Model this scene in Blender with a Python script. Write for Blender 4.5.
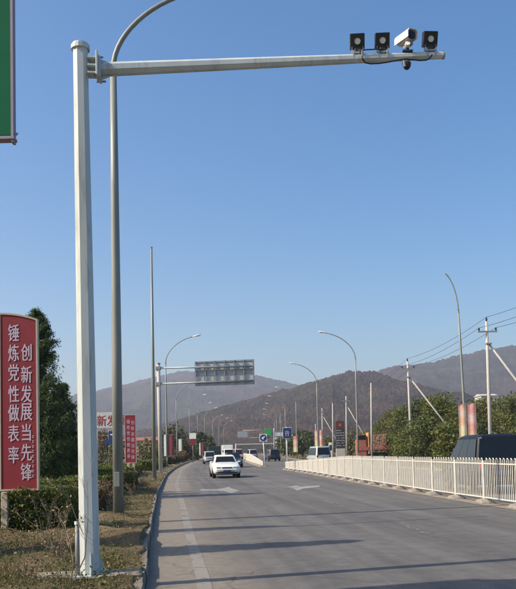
import bpy, math, random
import numpy as np
from mathutils import Vector, Matrix

for o in list(bpy.data.objects): bpy.data.objects.remove(o)
S = bpy.context.scene
COL = S.collection
R = math.radians
rnd = random.Random(7)
nr = np.random.default_rng(7)

# ------------------------------------------------------------------ camera, sky, sun, exposure
EYE = 1.6
FOC = 780.0                     # focal length in pixels of the 516-pixel-wide photograph
PITCH, ROLL = R(3.0), R(-1.3)
CY = 451 - FOC * math.tan(PITCH)
ROT = (Matrix.Rotation(math.pi / 2 + PITCH, 3, 'X') @ Matrix.Rotation(ROLL, 3, 'Z'))
cam_d = bpy.data.cameras.new('camera')
cam = bpy.data.objects.new('camera', cam_d); COL.objects.link(cam)
cam.location = (0, 0, EYE)
cam.rotation_euler = ROT.to_euler()
cam_d.sensor_fit = 'HORIZONTAL'; cam_d.sensor_width = 36
cam_d.lens = FOC / 516 * 36
cam_d.shift_y = (CY - 294.5) / 516
cam_d.clip_start = 0.1; cam_d.clip_end = 30000
S.camera = cam

SUN_EL, SUN_AZ = R(40), R(254)          # azimuth clockwise from +Y
w = bpy.data.worlds.new('World'); S.world = w; w.use_nodes = True
nt = w.node_tree; bg = nt.nodes['Background']
sky = nt.nodes.new('ShaderNodeTexSky'); sky.sky_type = 'NISHITA'; sky.sun_disc = False
sky.sun_elevation = SUN_EL; sky.sun_rotation = SUN_AZ
sky.altitude = 0; sky.air_density = 1.0; sky.dust_density = 2.5; sky.ozone_density = 1.5
hs = nt.nodes.new('ShaderNodeHueSaturation'); hs.inputs['Saturation'].default_value = 1.42     # the camera's colour rendering of the sky
nt.links.new(sky.outputs[0], hs.inputs['Color']); nt.links.new(hs.outputs[0], bg.inputs[0]); bg.inputs[1].default_value = 0.142
sd = bpy.data.lights.new('sun', 'SUN'); sd.energy = 4.6; sd.angle = R(0.53); sd.color = (1.0, 0.88, 0.70)
sun = bpy.data.objects.new('sun', sd); COL.objects.link(sun)
to_sun = Vector((math.sin(SUN_AZ) * math.cos(SUN_EL), math.cos(SUN_AZ) * math.cos(SUN_EL), math.sin(SUN_EL)))
sun.rotation_euler = to_sun.to_track_quat('Z', 'Y').to_euler(); sun.location = to_sun * 60
S.view_settings.view_transform = 'Standard'; S.view_settings.look = 'None'
S.view_settings.exposure = 0.42; S.view_settings.gamma = 1.0; S.view_settings.use_curve_mapping = False
S.render.engine = 'CYCLES'
try:
    S.cycles.use_denoising = True
    S.cycles.volume_bounces = 0; S.cycles.max_bounces = 6; S.cycles.transparent_max_bounces = 8
except Exception: pass

# ------------------------------------------------------------------ helpers
def ray(px, py):
    return ROT @ Vector(((px - 258) / FOC, -(py - CY) / FOC, -1))
def G(px, py, z=0.0):                 # point of the photograph on the plane at height z
    d = ray(px, py); t = (z - EYE) / d.z
    return Vector((0, 0, EYE)) + d * t
def at(px, py, Y):                    # point of the photograph at depth Y
    d = ray(px, py)
    return Vector((0, 0, EYE)) + d * (Y / d.y)
def hz(px, py, Y): return at(px, py, Y).z

def tag(o, label=None, cat=None, group=None, kind=None):
    if label: o['label'] = label
    if cat: o['category'] = cat
    if group: o['group'] = group
    if kind: o['kind'] = kind
    return o
def thing(name, label, cat, loc=(0, 0, 0), rz=0.0, group=None):
    o = bpy.data.objects.new(name, None); COL.objects.link(o)
    o.empty_display_size = 0.2
    o.location = loc; o.rotation_euler = (0, 0, rz)
    return tag(o, label, cat, group)
def link(name, me, m, parent=None, smooth=False):
    o = bpy.data.objects.new(name, me); COL.objects.link(o)
    if m is not None: me.materials.append(m)
    if smooth:
        me.polygons.foreach_set('use_smooth', [True] * len(me.polygons)); me.update()
    if parent is not None: o.parent = parent
    return o
def copy_tree(o, parent=None):
    c = o.copy(); COL.objects.link(c)
    if parent is not None: c.parent = parent
    for ch in [x for x in KIDS(o)]: copy_tree(ch, c)
    return c
def KIDS(o): return [x for x in bpy.data.objects if x.parent is o]

class MB:
    """collects shapes and links them as one mesh object"""
    def __init__(s): s.v = []; s.f = []
    def add(s, vs, fs):
        n = len(s.v); s.v += [tuple(v) for v in vs]; s.f += [tuple(i + n for i in f) for f in fs]; return s
    def box(s, c, size, rz=0.0, bev=0.0):
        x, y, z = size[0] / 2, size[1] / 2, size[2] / 2
        b = min(bev, x * .9, y * .9, z * .9)
        M = Matrix.Rotation(rz, 3, 'Z'); c = Vector(c)
        if b <= 0:
            vs = [Vector((sx * x, sy * y, sz * z)) for sz in (-1, 1) for sy in (-1, 1) for sx in (-1, 1)]
            fs = [(0, 2, 3, 1), (4, 5, 7, 6), (0, 1, 5, 4), (2, 6, 7, 3), (0, 4, 6, 2), (1, 3, 7, 5)]
        else:
            ring = lambda a, d, zz: [Vector((a - b, -d, zz)), Vector((a, -d + b, zz)), Vector((a, d - b, zz)), Vector((a - b, d, zz)),
                                     Vector((-a + b, d, zz)), Vector((-a, d - b, zz)), Vector((-a, -d + b, zz)), Vector((-a + b, -d, zz))]
            vs = ring(x - b, y - b, -z) + ring(x, y, -z + b) + ring(x, y, z - b) + ring(x - b, y - b, z)
            fs = [tuple(range(7, -1, -1)), tuple(range(24, 32))]
            for k in range(3):
                for i in range(8):
                    j = (i + 1) % 8; fs.append((k * 8 + i, k * 8 + j, k * 8 + 8 + j, k * 8 + 8 + i))
        return s.add([c + M @ v for v in vs], fs)
    def tube(s, pts, rad, n=10, caps=True, twist=0.0):
        pts = [Vector(p) for p in pts]; m = len(pts)
        if not isinstance(rad, (list, tuple)): rad = [rad] * m
        vs = []; prev = None
        for i, p in enumerate(pts):
            d = (pts[min(i + 1, m - 1)] - pts[max(i - 1, 0)]).normalized()
            if prev is None:
                a = Vector((0, 0, 1)) if abs(d.z) < .9 else Vector((1, 0, 0))
                u = d.cross(a).normalized()
            else:
                u = (prev - d * prev.dot(d)).normalized()
            prev = u; q = d.cross(u)
            for k in range(n):
                t = 2 * math.pi * k / n + twist
                vs.append(p + (u * math.cos(t) + q * math.sin(t)) * rad[i])
        fs = []
        for i in range(m - 1):
            for k in range(n):
                l = (k + 1) % n
                fs.append((i * n + k, i * n + l, (i + 1) * n + l, (i + 1) * n + k))
        if caps:
            fs.append(tuple(range(n - 1, -1, -1))); fs.append(tuple(range((m - 1) * n, m * n)))
        return s.add(vs, fs)
    def prism(s, outline, axis_vec):              # closed planar outline extruded along a vector
        a = Vector(axis_vec); n = len(outline); o = [Vector(p) for p in outline]
        vs = o + [p + a for p in o]
        fs = [tuple(range(n - 1, -1, -1)), tuple(range(n, 2 * n))]
        for i in range(n):
            j = (i + 1) % n; fs.append((i, j, n + j, n + i))
        return s.add(vs, fs)
    def loft(s, secs, caps=True):
        n = len(secs[0]); vs = [p for q in secs for p in q]; fs = []
        for i in range(len(secs) - 1):
            for k in range(n):
                l = (k + 1) % n
                fs.append((i * n + k, i * n + l, (i + 1) * n + l, (i + 1) * n + k))
        if caps:
            fs.append(tuple(range(n - 1, -1, -1))); fs.append(tuple(range((len(secs) - 1) * n, len(secs) * n)))
        return s.add(vs, fs)
    def build(s, name, m, parent=None, smooth=False, fix=True):
        me = bpy.data.meshes.new(name); me.from_pydata(s.v, [], s.f)
        if fix:
            import bmesh
            b = bmesh.new(); b.from_mesh(me); bmesh.ops.recalc_face_normals(b, faces=b.faces); b.to_mesh(me); b.free()
        me.update()
        return link(name, me, m, parent, smooth)

def np_mesh(name, V, F, m, parent=None, smooth=False):
    """V (n,3), F (k,c) integer: fast mesh"""
    me = bpy.data.meshes.new(name); V = np.asarray(V, np.float32); F = np.asarray(F, np.int32); k, c = F.shape
    me.vertices.add(len(V)); me.vertices.foreach_set('co', V.ravel())
    me.loops.add(k * c); me.loops.foreach_set('vertex_index', F.ravel())
    me.polygons.add(k); me.polygons.foreach_set('loop_start', np.arange(0, k * c, c, dtype=np.int32))
    me.update(calc_edges=True); me.validate()
    return link(name, me, m, parent, smooth)

def leaf_quads(P, size, aspect=0.55, jitter=0.5, up=0.0):
    """random little leaf faces round the points P"""
    n = len(P)
    a = nr.normal(size=(n, 3)); a[:, 2] += up; a /= np.linalg.norm(a, axis=1)[:, None] + 1e-9
    b = np.cross(a, nr.normal(size=(n, 3))); b /= np.linalg.norm(b, axis=1)[:, None] + 1e-9
    s = np.asarray(size) * (1 + jitter * (nr.random(n) * 2 - 1))
    a = a * s[:, None]; b = b * (s * aspect)[:, None]
    V = np.stack([P - a, P - b * .9 , P + a, P + b * .9], 1).reshape(-1, 3)
    F = np.arange(n * 4).reshape(n, 4)
    return V, F

def smooth_curve(pts, step):
    P = np.array([tuple(p)[:2] for p in pts], float)
    t = np.r_[0, np.cumsum(np.linalg.norm(np.diff(P, axis=0), axis=1))]
    m = np.gradient(P, t, axis=0)
    q = np.unique(np.r_[np.arange(0, t[-1], step), t[-1]]) if np.isscalar(step) else step
    i = np.clip(np.searchsorted(t, q) - 1, 0, len(t) - 2); h = (t[i + 1] - t[i])[:, None]; u = ((q - t[i]) / (t[i + 1] - t[i]))[:, None]
    return (2*u**3-3*u**2+1)*P[i] + (u**3-2*u**2+u)*h*m[i] + (-2*u**3+3*u**2)*P[i+1] + (u**3-u**2)*h*m[i+1]

# value noise in numpy for terrain
_lat = nr.random((257, 257))
def vnoise(x, y):
    x = np.asarray(x, float); y = np.asarray(y, float)
    xi = np.floor(x).astype(int); yi = np.floor(y).astype(int); fx = x - xi; fy = y - yi
    fx = fx*fx*(3-2*fx); fy = fy*fy*(3-2*fy)
    g = lambda i, j: _lat[i % 257, j % 257]
    return (g(xi, yi)*(1-fx)+g(xi+1, yi)*fx)*(1-fy) + (g(xi, yi+1)*(1-fx)+g(xi+1, yi+1)*fx)*fy - .5
def fbm(x, y, o=5, gain=.5):
    r = 0; a = 1
    for k in range(o):
        r = r + a*vnoise(x*2**k+17.3*k, y*2**k+5.1*k); a *= gain
    return r

# ------------------------------------------------------------------ materials
def nodes(m):
    m.use_nodes = True; t = m.node_tree; return t, t.nodes['Principled BSDF']
def setin(b, k, v):
    if k in b.inputs: b.inputs[k].default_value = v
def ramp(t, fac, stops):
    r = t.nodes.new('ShaderNodeValToRGB'); e = r.color_ramp.elements
    while len(e) < len(stops): e.new(0.5)
    for el, (p, c) in zip(e, stops): el.position = p; el.color = (*c, 1)
    t.links.new(fac, r.inputs[0]); return r.outputs[0]
def noise(t, scale, detail=4, rough=.55, vec=None, dim='3D', dist=0.0):
    n = t.nodes.new('ShaderNodeTexNoise'); n.noise_dimensions = dim
    n.inputs['Scale'].default_value = scale; n.inputs['Detail'].default_value = detail
    n.inputs['Roughness'].default_value = rough; n.inputs['Distortion'].default_value = dist
    if vec is not None: t.links.new(vec, n.inputs['Vector'])
    return n.outputs[0]
def coord(t, which='Object'):
    if which == 'Position': return t.nodes.new('ShaderNodeNewGeometry').outputs['Position']
    return t.nodes.new('ShaderNodeTexCoord').outputs[which]
def scaled(t, vec, s):
    m = t.nodes.new('ShaderNodeVectorMath'); m.operation = 'MULTIPLY'; m.inputs[1].default_value = s
    t.links.new(vec, m.inputs[0]); return m.outputs[0]
def mth(t, op, a, b=None, clamp=False):
    m = t.nodes.new('ShaderNodeMath'); m.operation = op; m.use_clamp = clamp
    for i, x in enumerate((a, b)):
        if x is None: continue
        if isinstance(x, (int, float)): m.inputs[i].default_value = x
        else: t.links.new(x, m.inputs[i])
    return m.outputs[0]
def mixc(t, fac, a, b, mode='MIX'):
    m = t.nodes.new('ShaderNodeMix'); m.data_type = 'RGBA'; m.blend_type = mode
    for k, x in ((0, fac), (6, a), (7, b)):
        if isinstance(x, (int, float)): m.inputs[k].default_value = x
        elif isinstance(x, tuple): m.inputs[k].default_value = (*x, 1)
        else: t.links.new(x, m.inputs[k])
    return m.outputs[2]
def bump(t, b, h, strength=.4, dist=.02):
    n = t.nodes.new('ShaderNodeBump'); n.inputs['Strength'].default_value = strength; n.inputs['Distance'].default_value = dist
    t.links.new(h, n.inputs['Height']); t.links.new(n.outputs[0], b.inputs['Normal'])

def mat(name, c, rough=.6, metal=0.0, var=.18, scale=3.0, dirt=None, spec=.5, coat=0.0, bmp=0.0, stretch=None):
    """a painted / metal / stone surface with worn, uneven colour"""
    m = bpy.data.materials.new(name); t, b = nodes(m)
    setin(b, 'Roughness', rough); setin(b, 'Metallic', metal); setin(b, 'Specular IOR Level', spec); setin(b, 'Coat Weight', coat)
    v = coord(t)
    if stretch: v = scaled(t, v, stretch)
    n = noise(t, scale, 5, .6, v)
    lo = tuple(max(0, x*(1-var)) for x in c); hi = tuple(min(1, x*(1+var)) for x in c)
    col = ramp(t, n, [(.3, lo), (.7, hi)])
    if dirt:
        n2 = noise(t, scale*2.3, 6, .65, v)
        f = ramp(t, n2, [(.52, (0, 0, 0)), (.68, (1, 1, 1))])
        f = mth(t, 'MULTIPLY', f, .55)
        col = mixc(t, f, col, dirt)
    t.links.new(col, b.inputs['Base Color'])
    if bmp: bump(t, b, noise(t, scale*6, 6, .65, v), bmp, .01)
    return m
def foliage(name, stops, patch=.7, transl=.25):
    m = bpy.data.materials.new(name); t, b = nodes(m)
    g = t.nodes.new('ShaderNodeNewGeometry')
    isl = g.outputs['Random Per Island']
    n = noise(t, patch, 3, .5, g.outputs['Position'])
    f = mth(t, 'ADD', mth(t, 'MULTIPLY', isl, .55), mth(t, 'MULTIPLY', n, .55))
    col = ramp(t, f, stops)
    t.links.new(col, b.inputs['Base Color']); setin(b, 'Roughness', .6); setin(b, 'Specular IOR Level', .25)
    tr = t.nodes.new('ShaderNodeBsdfTranslucent'); t.links.new(col, tr.inputs[0])
    mx = t.nodes.new('ShaderNodeMixShader'); mx.inputs[0].default_value = transl
    t.links.new(b.outputs[0], mx.inputs[1]); t.links.new(tr.outputs[0], mx.inputs[2])
    t.links.new(mx.outputs[0], t.nodes['Material Output'].inputs[0])
    return m

M = {}
M['galv'] = mat('pale_paint', (.50, .54, .525), .5, 0, .12, 1.2, dirt=(.28, .28, .24), stretch=(3, 3, .5))
M['lamp_post'] = mat('lamp_post_paint', (.225, .24, .22), .5, .1, .15, 1.5, dirt=(.17, .17, .13), stretch=(3, 3, .4))
M['steel'] = mat('dull_steel', (.27, .28, .28), .6, .2, .15, 4)
M['dark'] = mat('dark_plastic', (.012, .013, .015), .4, 0, .2, 6)
M['lens'] = mat('lamp_glass', (.62, .62, .58), .12, 0, .12, 30, spec=.8)
M['cam_white'] = mat('camera_housing', (.72, .71, .68), .4, 0, .05, 6, dirt=(.5, .48, .44))
M['cream'] = mat('cream_fence_paint', (.56, .535, .47), .5, 0, .07, 3, dirt=(.42, .37, .29))
M['concrete'] = mat('concrete', (.34, .32, .28), .85, 0, .2, 5, dirt=(.2, .18, .15), bmp=.4)
M['pole_concrete'] = mat('pole_concrete', (.44, .42, .38), .8, 0, .12, 3, dirt=(.28, .26, .23), stretch=(3, 3, .5))
M['red'] = mat('red_board', (.215, .012, .024), .7, 0, .1, 1.3, dirt=(.23, .02, .03))
M['frame_beige'] = mat('beige_frame', (.44, .37, .28), .6, 0, .12, 6)
M['letter'] = mat('pale_lettering', (.50, .42, .50), .6, 0, .05, 8)
M['green_sign'] = mat('green_sign_face', (.003, .11, .048), .75, 0, .14, 1.2, spec=.15)
M['blue_sign'] = mat('blue_sign_face', (.014, .038, .125), .4, 0, .1, 3)
M['white'] = mat('white_paint', (.74, .74, .72), .5, 0, .04, 4, dirt=(.55, .53, .48))
M['alu'] = mat('sign_back', (.30, .33, .35), .5, .25, .12, 2, dirt=(.22, .24, .25))
M['alu_light'] = mat('sign_back_pale', (.42, .43, .42), .5, .1, .1, 3)
M['tyre'] = mat('rubber', (.015, .015, .016), .8, 0, .2, 9)
M['glass'] = mat('car_glass', (.010, .013, .015), .10, 0, .1, 4, spec=.4)
M['chrome'] = mat('wheel_alloy', (.42, .42, .43), .35, .6, .1, 6)
M['car_white'] = mat('white_car_paint', (.74, .74, .68), .3, 0, .03, 2, coat=.4)
M['car_black'] = mat('black_car_paint', (.010, .013, .022), .22, 0, .1, 2, coat=.6)
M['car_navy'] = mat('navy_car_paint', (.009, .012, .020), .42, 0, .1, 2, spec=.22, coat=.0)
M['car_silver'] = mat('silver_car_paint', (.42, .43, .42), .35, .3, .05, 2, coat=.4)
M['car_red'] = mat('red_car_paint', (.33, .04, .03), .4, 0, .08, 2, coat=.2)
M['car_pale_red'] = mat('faded_red_paint', (.50, .30, .27), .45, 0, .1, 2)
M['car_pale_red'] = mat('faded_red_paint', (.50, .30, .27), .45, 0, .1, 2)
M['truck_green'] = mat('dark_truck_paint', (.02, .035, .035), .4, 0, .15, 2)
M['headlight'] = mat('headlight_glass', (.30, .32, .33), .12, 0, .05, 9, spec=.8)
M['tail'] = mat('tail_light', (.35, .01, .01), .2, 0, .1, 9)
M['muted_white'] = mat('dusty_white_paint', (.50, .50, .49), .6, 0, .08, 4)
M['plate_blue'] = mat('plate_blue', (.014, .03, .13), .5, 0, .05, 9)
M['bark'] = mat('bark', (.11, .085, .06), .9, 0, .3, 6, bmp=.6, stretch=(2, 2, .6))
M['twig'] = mat('dry_twig', (.22, .17, .12), .9, 0, .25, 8)
M['orange'] = mat('orange_cab_paint', (.34, .13, .075), .5, 0, .2, 2, dirt=(.25, .12, .08))
M['wire'] = mat('wire', (.08, .08, .085), .6, .2, .1, 3)
M['wall_pink'] = mat('weathered_pink_wall', (.42, .26, .20), .9, 0, .2, .4, dirt=(.3, .2, .16))
M['wall_white'] = mat('whitewashed_wall', (.46, .45, .42), .9, 0, .08, .5)
M['roof'] = mat('tile_roof', (.26, .11, .08), .85, 0, .2, 2)
M['window'] = mat('window_glass', (.03, .035, .04), .1, 0, .2, 3)

M['conifer'] = foliage('conifer_needles', [(.15, (.016, .034, .013)), (.5, (.048, .084, .027)), (.85, (.13, .17, .048))], .9, .25)
M['hedge'] = foliage('hedge_leaves', [(.15, (.028, .046, .013)), (.5, (.09, .125, .026)), (.85, (.24, .235, .06))], 1.2, .3)
M['hedge_red'] = foliage('reddish_hedge_leaves', [(.15, (.035, .030, .014)), (.5, (.085, .075, .028)), (.85, (.17, .10, .055))], 1.2, .2)
M['leaf_a'] = foliage('willow_leaves', [(.15, (.045, .066, .018)), (.5, (.110, .135, .036)), (.85, (.22, .22, .065))], .35, .3)
M['leaf_b'] = foliage('olive_leaves', [(.15, (.05, .06, .02)), (.5, (.125, .125, .042)), (.85, (.23, .20, .08))], .35, .3)
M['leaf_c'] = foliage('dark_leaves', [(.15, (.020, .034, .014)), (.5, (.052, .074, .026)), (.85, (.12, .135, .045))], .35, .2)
M['leaf_d'] = foliage('autumn_leaves', [(.15, (.05, .035, .016)), (.5, (.12, .085, .035)), (.85, (.20, .14, .06))], .35, .3)
M['grass'] = foliage('dry_grass_blades', [(.1, (.035, .055, .013)), (.34, (.085, .100, .028)), (.50, (.18, .135, .062)), (.9, (.34, .25, .14))], 1.5, .3)
M['litter'] = foliage('dead_leaves', [(.1, (.10, .065, .035)), (.5, (.20, .14, .08)), (.9, (.33, .25, .15))], 2.0, .1)

# ---- asphalt, in metres along UV (u: from the left kerb, v: along the road)
def asphalt():
    m = bpy.data.materials.new('worn_asphalt'); t, b = nodes(m)
    uv = coord(t, 'UV'); pos = coord(t, 'Position')
    sep = t.nodes.new('ShaderNodeSeparateXYZ'); t.links.new(uv, sep.inputs[0]); u = sep.outputs[0]
    fine = noise(t, 55, 6, .75, pos); mid = noise(t, 3.0, 6, .62, pos); big = noise(t, .22, 4, .55, pos)
    streak = noise(t, 1.0, 4, .6, scaled(t, uv, (1.9, .035, 1)))
    base = ramp(t, mid, [(.3, (.098, .095, .091)), (.7, (.138, .134, .128))])
    base = mixc(t, .55, base, ramp(t, streak, [(.35, (.33, .33, .34)), (.65, (.66, .65, .64))]), 'OVERLAY')
    base = mixc(t, .4, base, ramp(t, big, [(.35, (.36, .36, .37)), (.65, (.62, .61, .59))]), 'OVERLAY')
    base = mixc(t, .65, base, ramp(t, fine, [(.3, (.12, .12, .12)), (.7, (.88, .88, .88))]), 'OVERLAY')
    # dust swept to the kerb and to the median
    wob = mth(t, 'MULTIPLY', mth(t, 'SUBTRACT', noise(t, .9, 5, .6, pos), .5), 1.1)
    ue = mth(t, 'ADD', u, wob)
    d1 = t.nodes.new('ShaderNodeMapRange'); d1.interpolation_type = 'SMOOTHSTEP'
    d1.inputs[1].default_value = .45; d1.inputs[2].default_value = 2.0; d1.inputs[3].default_value = .9; d1.inputs[4].default_value = 0
    t.links.new(ue, d1.inputs[0])
    dust = ramp(t, noise(t, 7, 6, .7, pos), [(.3, (.17, .147, .117)), (.7, (.26, .229, .187))])
    base = mixc(t, d1.outputs[0], base, dust)
    # tyre-dark fine cracks
    vo = t.nodes.new('ShaderNodeTexVoronoi'); vo.feature = 'DISTANCE_TO_EDGE'; vo.inputs['Scale'].default_value = .28
    wv = t.nodes.new('ShaderNodeVectorMath'); wv.operation = 'ADD'; t.links.new(pos, wv.inputs[0])
    nn = t.nodes.new('ShaderNodeTexNoise'); nn.inputs['Scale'].default_value = 1.3; nn.inputs['Detail'].default_value = 4
    t.links.new(pos, nn.inputs['Vector']); t.links.new(nn.outputs[1], wv.inputs[1]); t.links.new(wv.outputs[0], vo.inputs['Vector'])
    cr = ramp(t, vo.outputs[0], [(0, (1, 1, 1)), (.006, (0, 0, 0))])
    gate = ramp(t, noise(t, .16, 2, .5, pos), [(.44, (0, 0, 0)), (.56, (1, 1, 1))])
    cf = mth(t, 'MULTIPLY', mth(t, 'MULTIPLY', cr, gate), .6)
    base = mixc(t, cf, base, (.05, .05, .05))
    t.links.new(base, b.inputs['Base Color']); setin(b, 'Roughness', .88); setin(b, 'Specular IOR Level', .25)
    bump(t, b, fine, .5, .006)
    return m
M['asphalt'] = asphalt()
def paint(name, c, wear):
    m = bpy.data.materials.new(name); t, b = nodes(m); pos = coord(t, 'Position')
    n = noise(t, 9, 6, .75, pos); n2 = noise(t, 1.3, 4, .6, pos)
    f = mth(t, 'ADD', mth(t, 'MULTIPLY', n, .6), mth(t, 'MULTIPLY', n2, .4))
    k = ramp(t, f, [(wear - .05, (0, 0, 0)), (wear + .05, (1, 1, 1))])
    setin(b, 'Base Color', (*c, 1)); setin(b, 'Roughness', .8)
    tr = t.nodes.new('ShaderNodeBsdfTransparent'); mx = t.nodes.new('ShaderNodeMixShader')
    t.links.new(k, mx.inputs[0]); t.links.new(tr.outputs[0], mx.inputs[1]); t.links.new(b.outputs[0], mx.inputs[2])
    t.links.new(mx.outputs[0], t.nodes['Material Output'].inputs[0]); return m
M['line'] = paint('worn_line_paint', (.225, .206, .178), .425)
M['arrow'] = paint('worn_arrow_paint', (.27, .265, .25), .44)
M['lane'] = paint('faint_lane_paint', (.155, .152, .147), .48)
def earth(name, stops, s=.9, fine=26, bstr=1.0):
    m = bpy.data.materials.new(name); t, b = nodes(m); pos = coord(t, 'Position')
    n = noise(t, s, 6, .65, pos); f = noise(t, fine, 6, .7, pos)
    k = mth(t, 'ADD', mth(t, 'MULTIPLY', n, .5), mth(t, 'MULTIPLY', f, .5))
    t.links.new(ramp(t, k, stops), b.inputs['Base Color']); setin(b, 'Roughness', .95); setin(b, 'Specular IOR Level', .1)
    bump(t, b, f, bstr, .05); return m
M['verge'] = earth('dry_verge_soil', [(.36, (.050, .055, .020)), (.45, (.115, .095, .048)), (.53, (.20, .150, .090)), (.62, (.32, .255, .170))], 1.3)
M['field'] = earth('rough_field', [(.34, (.075, .075, .03)), (.5, (.14, .12, .06)), (.66, (.24, .19, .11))], .12, 3)
M['dust'] = earth('sandy_strip', [(.36, (.24, .20, .15)), (.64, (.40, .34, .27))], 1.4, 20)
def hill_mat():
    m = bpy.data.materials.new('wooded_hillside'); t, b = nodes(m); pos = coord(t, 'Position')
    n1 = noise(t, .011, 7, .68, pos); n2 = noise(t, .10, 5, .7, pos); n3 = noise(t, .0035, 3, .5, pos)
    k = mth(t, 'ADD', mth(t, 'MULTIPLY', n1, .45), mth(t, 'MULTIPLY', n2, .55))
    c1 = ramp(t, k, [(.36, (.007, .013, .007)), (.46, (.024, .026, .013)), (.55, (.062, .044, .026)), (.66, (.13, .088, .056))])
    c2 = ramp(t, k, [(.36, (.018, .012, .009)), (.50, (.062, .034, .023)), (.66, (.12, .076, .052))])
    c = mixc(t, ramp(t, n3, [(.40, (0, 0, 0)), (.56, (1, 1, 1))]), c1, c2)
    # bare rock patches
    rk = ramp(t, noise(t, .028, 6, .75, pos), [(.64, (0, 0, 0)), (.70, (1, 1, 1))])
    c = mixc(t, mth(t, 'MULTIPLY', rk, .45), c, (.15, .13, .11))
    t.links.new(c, b.inputs['Base Color']); setin(b, 'Roughness', 1); setin(b, 'Specular IOR Level', .05)
    bump(t, b, n2, 1.0, 9); return m
M['hill'] = hill_mat()

# ------------------------------------------------------------------ setting: ground, road, verges, kerbs
LK = smooth_curve([(-.6, -6), (-.75, 2), (-1.40, 9.5), (-1.95, 13.8), (-2.75, 20.4), (-4.0, 31), (-5.15, 41.9), (-6.3, 53), (-7.75, 70), (-9.4, 94),
                   (-13.2, 164), (-20, 290), (-45, 620)], 1.0)
RK = smooth_curve([(17.8, -6), (17.3, 6), (16.2, 20), (14.4, 35), (12.4, 50), (9.4, 73), (7.2, 95), (6.2, 130), (5.4, 192), (2, 290), (-15, 620)], 1.0)
def kx(K, y): return np.interp(y, K[:, 1], K[:, 0])
def lkx(y): return float(kx(LK, y))
def rkx(y): return float(kx(RK, y))
YS = np.r_[np.arange(-5, 120, 1.0), np.arange(120, 300, 5), np.arange(300, 611, 20)]

g = 9000
tag(np_mesh('ground', [(-g, -60, -.03), (g, -60, -.03), (g, g, -.03), (-g, g, -.03)], [(0, 1, 2, 3)], M['field']), kind='structure')

def strip(name, xa, xb, z, m, n=2, kind='structure', uv=True, zf=None, ys=YS):
    """sheet between two lines x = xa(y), xb(y)"""
    A = np.array([xa(y) for y in ys]); B = np.array([xb(y) for y in ys]); V = []; T = []
    L0 = kx(LK, ys)
    for i, y in enumerate(ys):
        for k in range(n):
            x = A[i] + (B[i] - A[i]) * k / (n - 1)
            V.append((x, y, z)); T.append((x - L0[i], y))
    F = [(i*n+k, i*n+k+1, (i+1)*n+k+1, (i+1)*n+k) for i in range(len(ys)-1) for k in range(n-1)]
    o = np_mesh(name, V, F, m)
    if uv:
        l = o.data.uv_layers.new(name='metres'); idx = np.zeros(len(o.data.loops), np.int32); o.data.loops.foreach_get('vertex_index', idx)
        l.data.foreach_set('uv', np.array(T, np.float32)[idx].ravel())
    if kind: o['kind'] = kind
    return o
strip('road', lkx, rkx, 0.0, M['asphalt'], 8)
EL = [(-.62, 3), (-.67, 9.23), (-1.3, 14.4), (-2.15, 21.94), (-4.17, 39.04), (-7.2, 72), (-9.0, 100), (-12.6, 164)]
elx = lambda y: float(np.interp(y, [p[1] for p in EL], [p[0] for p in EL]))
strip('edge_line', lambda y: elx(y) - .07, lambda y: elx(y) + .11, .004, M['line'], 2, ys=np.arange(4, 120, 1.0))

# verges: bumpy earth behind the kerb
def verge(name, side, K, width, z0):
    ys = np.r_[np.arange(2, 40, .25), np.arange(40, 110, 1.0), np.arange(110, 330, 5)]
    off = np.r_[0, np.cumsum(np.r_[np.full(6, .03), np.full(28, .15), np.geomspace(.2, width / 6, 26)])]
    Y, O = np.meshgrid(ys, off, indexing='ij'); X = kx(K, Y) + side * (O + np.clip(.07 + .16*fbm(Y*1.7, O*0 + side, 4), .025, .16)*np.clip(1 - O, 0, 1) + .0)
    Z = z0 + .014*np.clip(O/.05, -2, 1) + .05*np.clip(fbm(X*2.2, Y*1.3, 4), -.2, .6)*np.clip(O/.12, 0, 1) + (.20*fbm(X*.9, Y*.9, 4) + .10*fbm(X*3.5, Y*3.5, 3)) * np.clip((O - .1) / .6, 0, 1)
    if side < 0:
        c = G(135, 538, .15); Z = Z + .12*np.exp(-((X-c.x)**2/.5 + (Y-c.y)**2/1.2))
    Z = np.maximum(Z, .05); Z[:, 0] = .10
    n, m = Y.shape; i = np.arange(n*m).reshape(n, m)
    F = np.stack([i[:-1, :-1], i[:-1, 1:], i[1:, 1:], i[1:, :-1]], -1).reshape(-1, 4)
    if side < 0: F = F[:, ::-1]
    o = np_mesh(name, np.stack([X, Y, Z], -1).reshape(-1, 3), F, M['verge'], smooth=True); o['kind'] = 'structure'
    return lambda x, y: z0
verge('verge', -1, LK, 70, .15)
verge('roadside_ground', 1, RK, 90, .15)
def kerb(name, K, side):
    mb = MB(); ys = list(np.r_[np.arange(2, 60, 1.0), np.arange(60, 330, 4)])
    for a, b in zip(ys[:-1], ys[1:]):
        dz = rnd.uniform(-.012, .012); dx = rnd.uniform(-.012, .012); gp = .008 if b - a < 2 else .02
        xa, xb = float(kx(K, a)) + dx, float(kx(K, b)) + dx; dz -= .008
        mb.prism([(xa, a, -.02), (xa + side*.02, a, .145+dz), (xa + side*.135, a, .15+dz), (xa + side*.14, a, -.02)], (xb - xa, b - a - gp, 0))
    return tag(mb.build(name, M['kerb']), kind='structure')
M['kerb'] = mat('dirty_kerb_stone', (.21, .18, .14), .9, 0, .22, 2.5, dirt=(.14, .115, .085), bmp=.5)
kerb('kerb', LK, -1); kerb('kerb', RK, 1)

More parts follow.
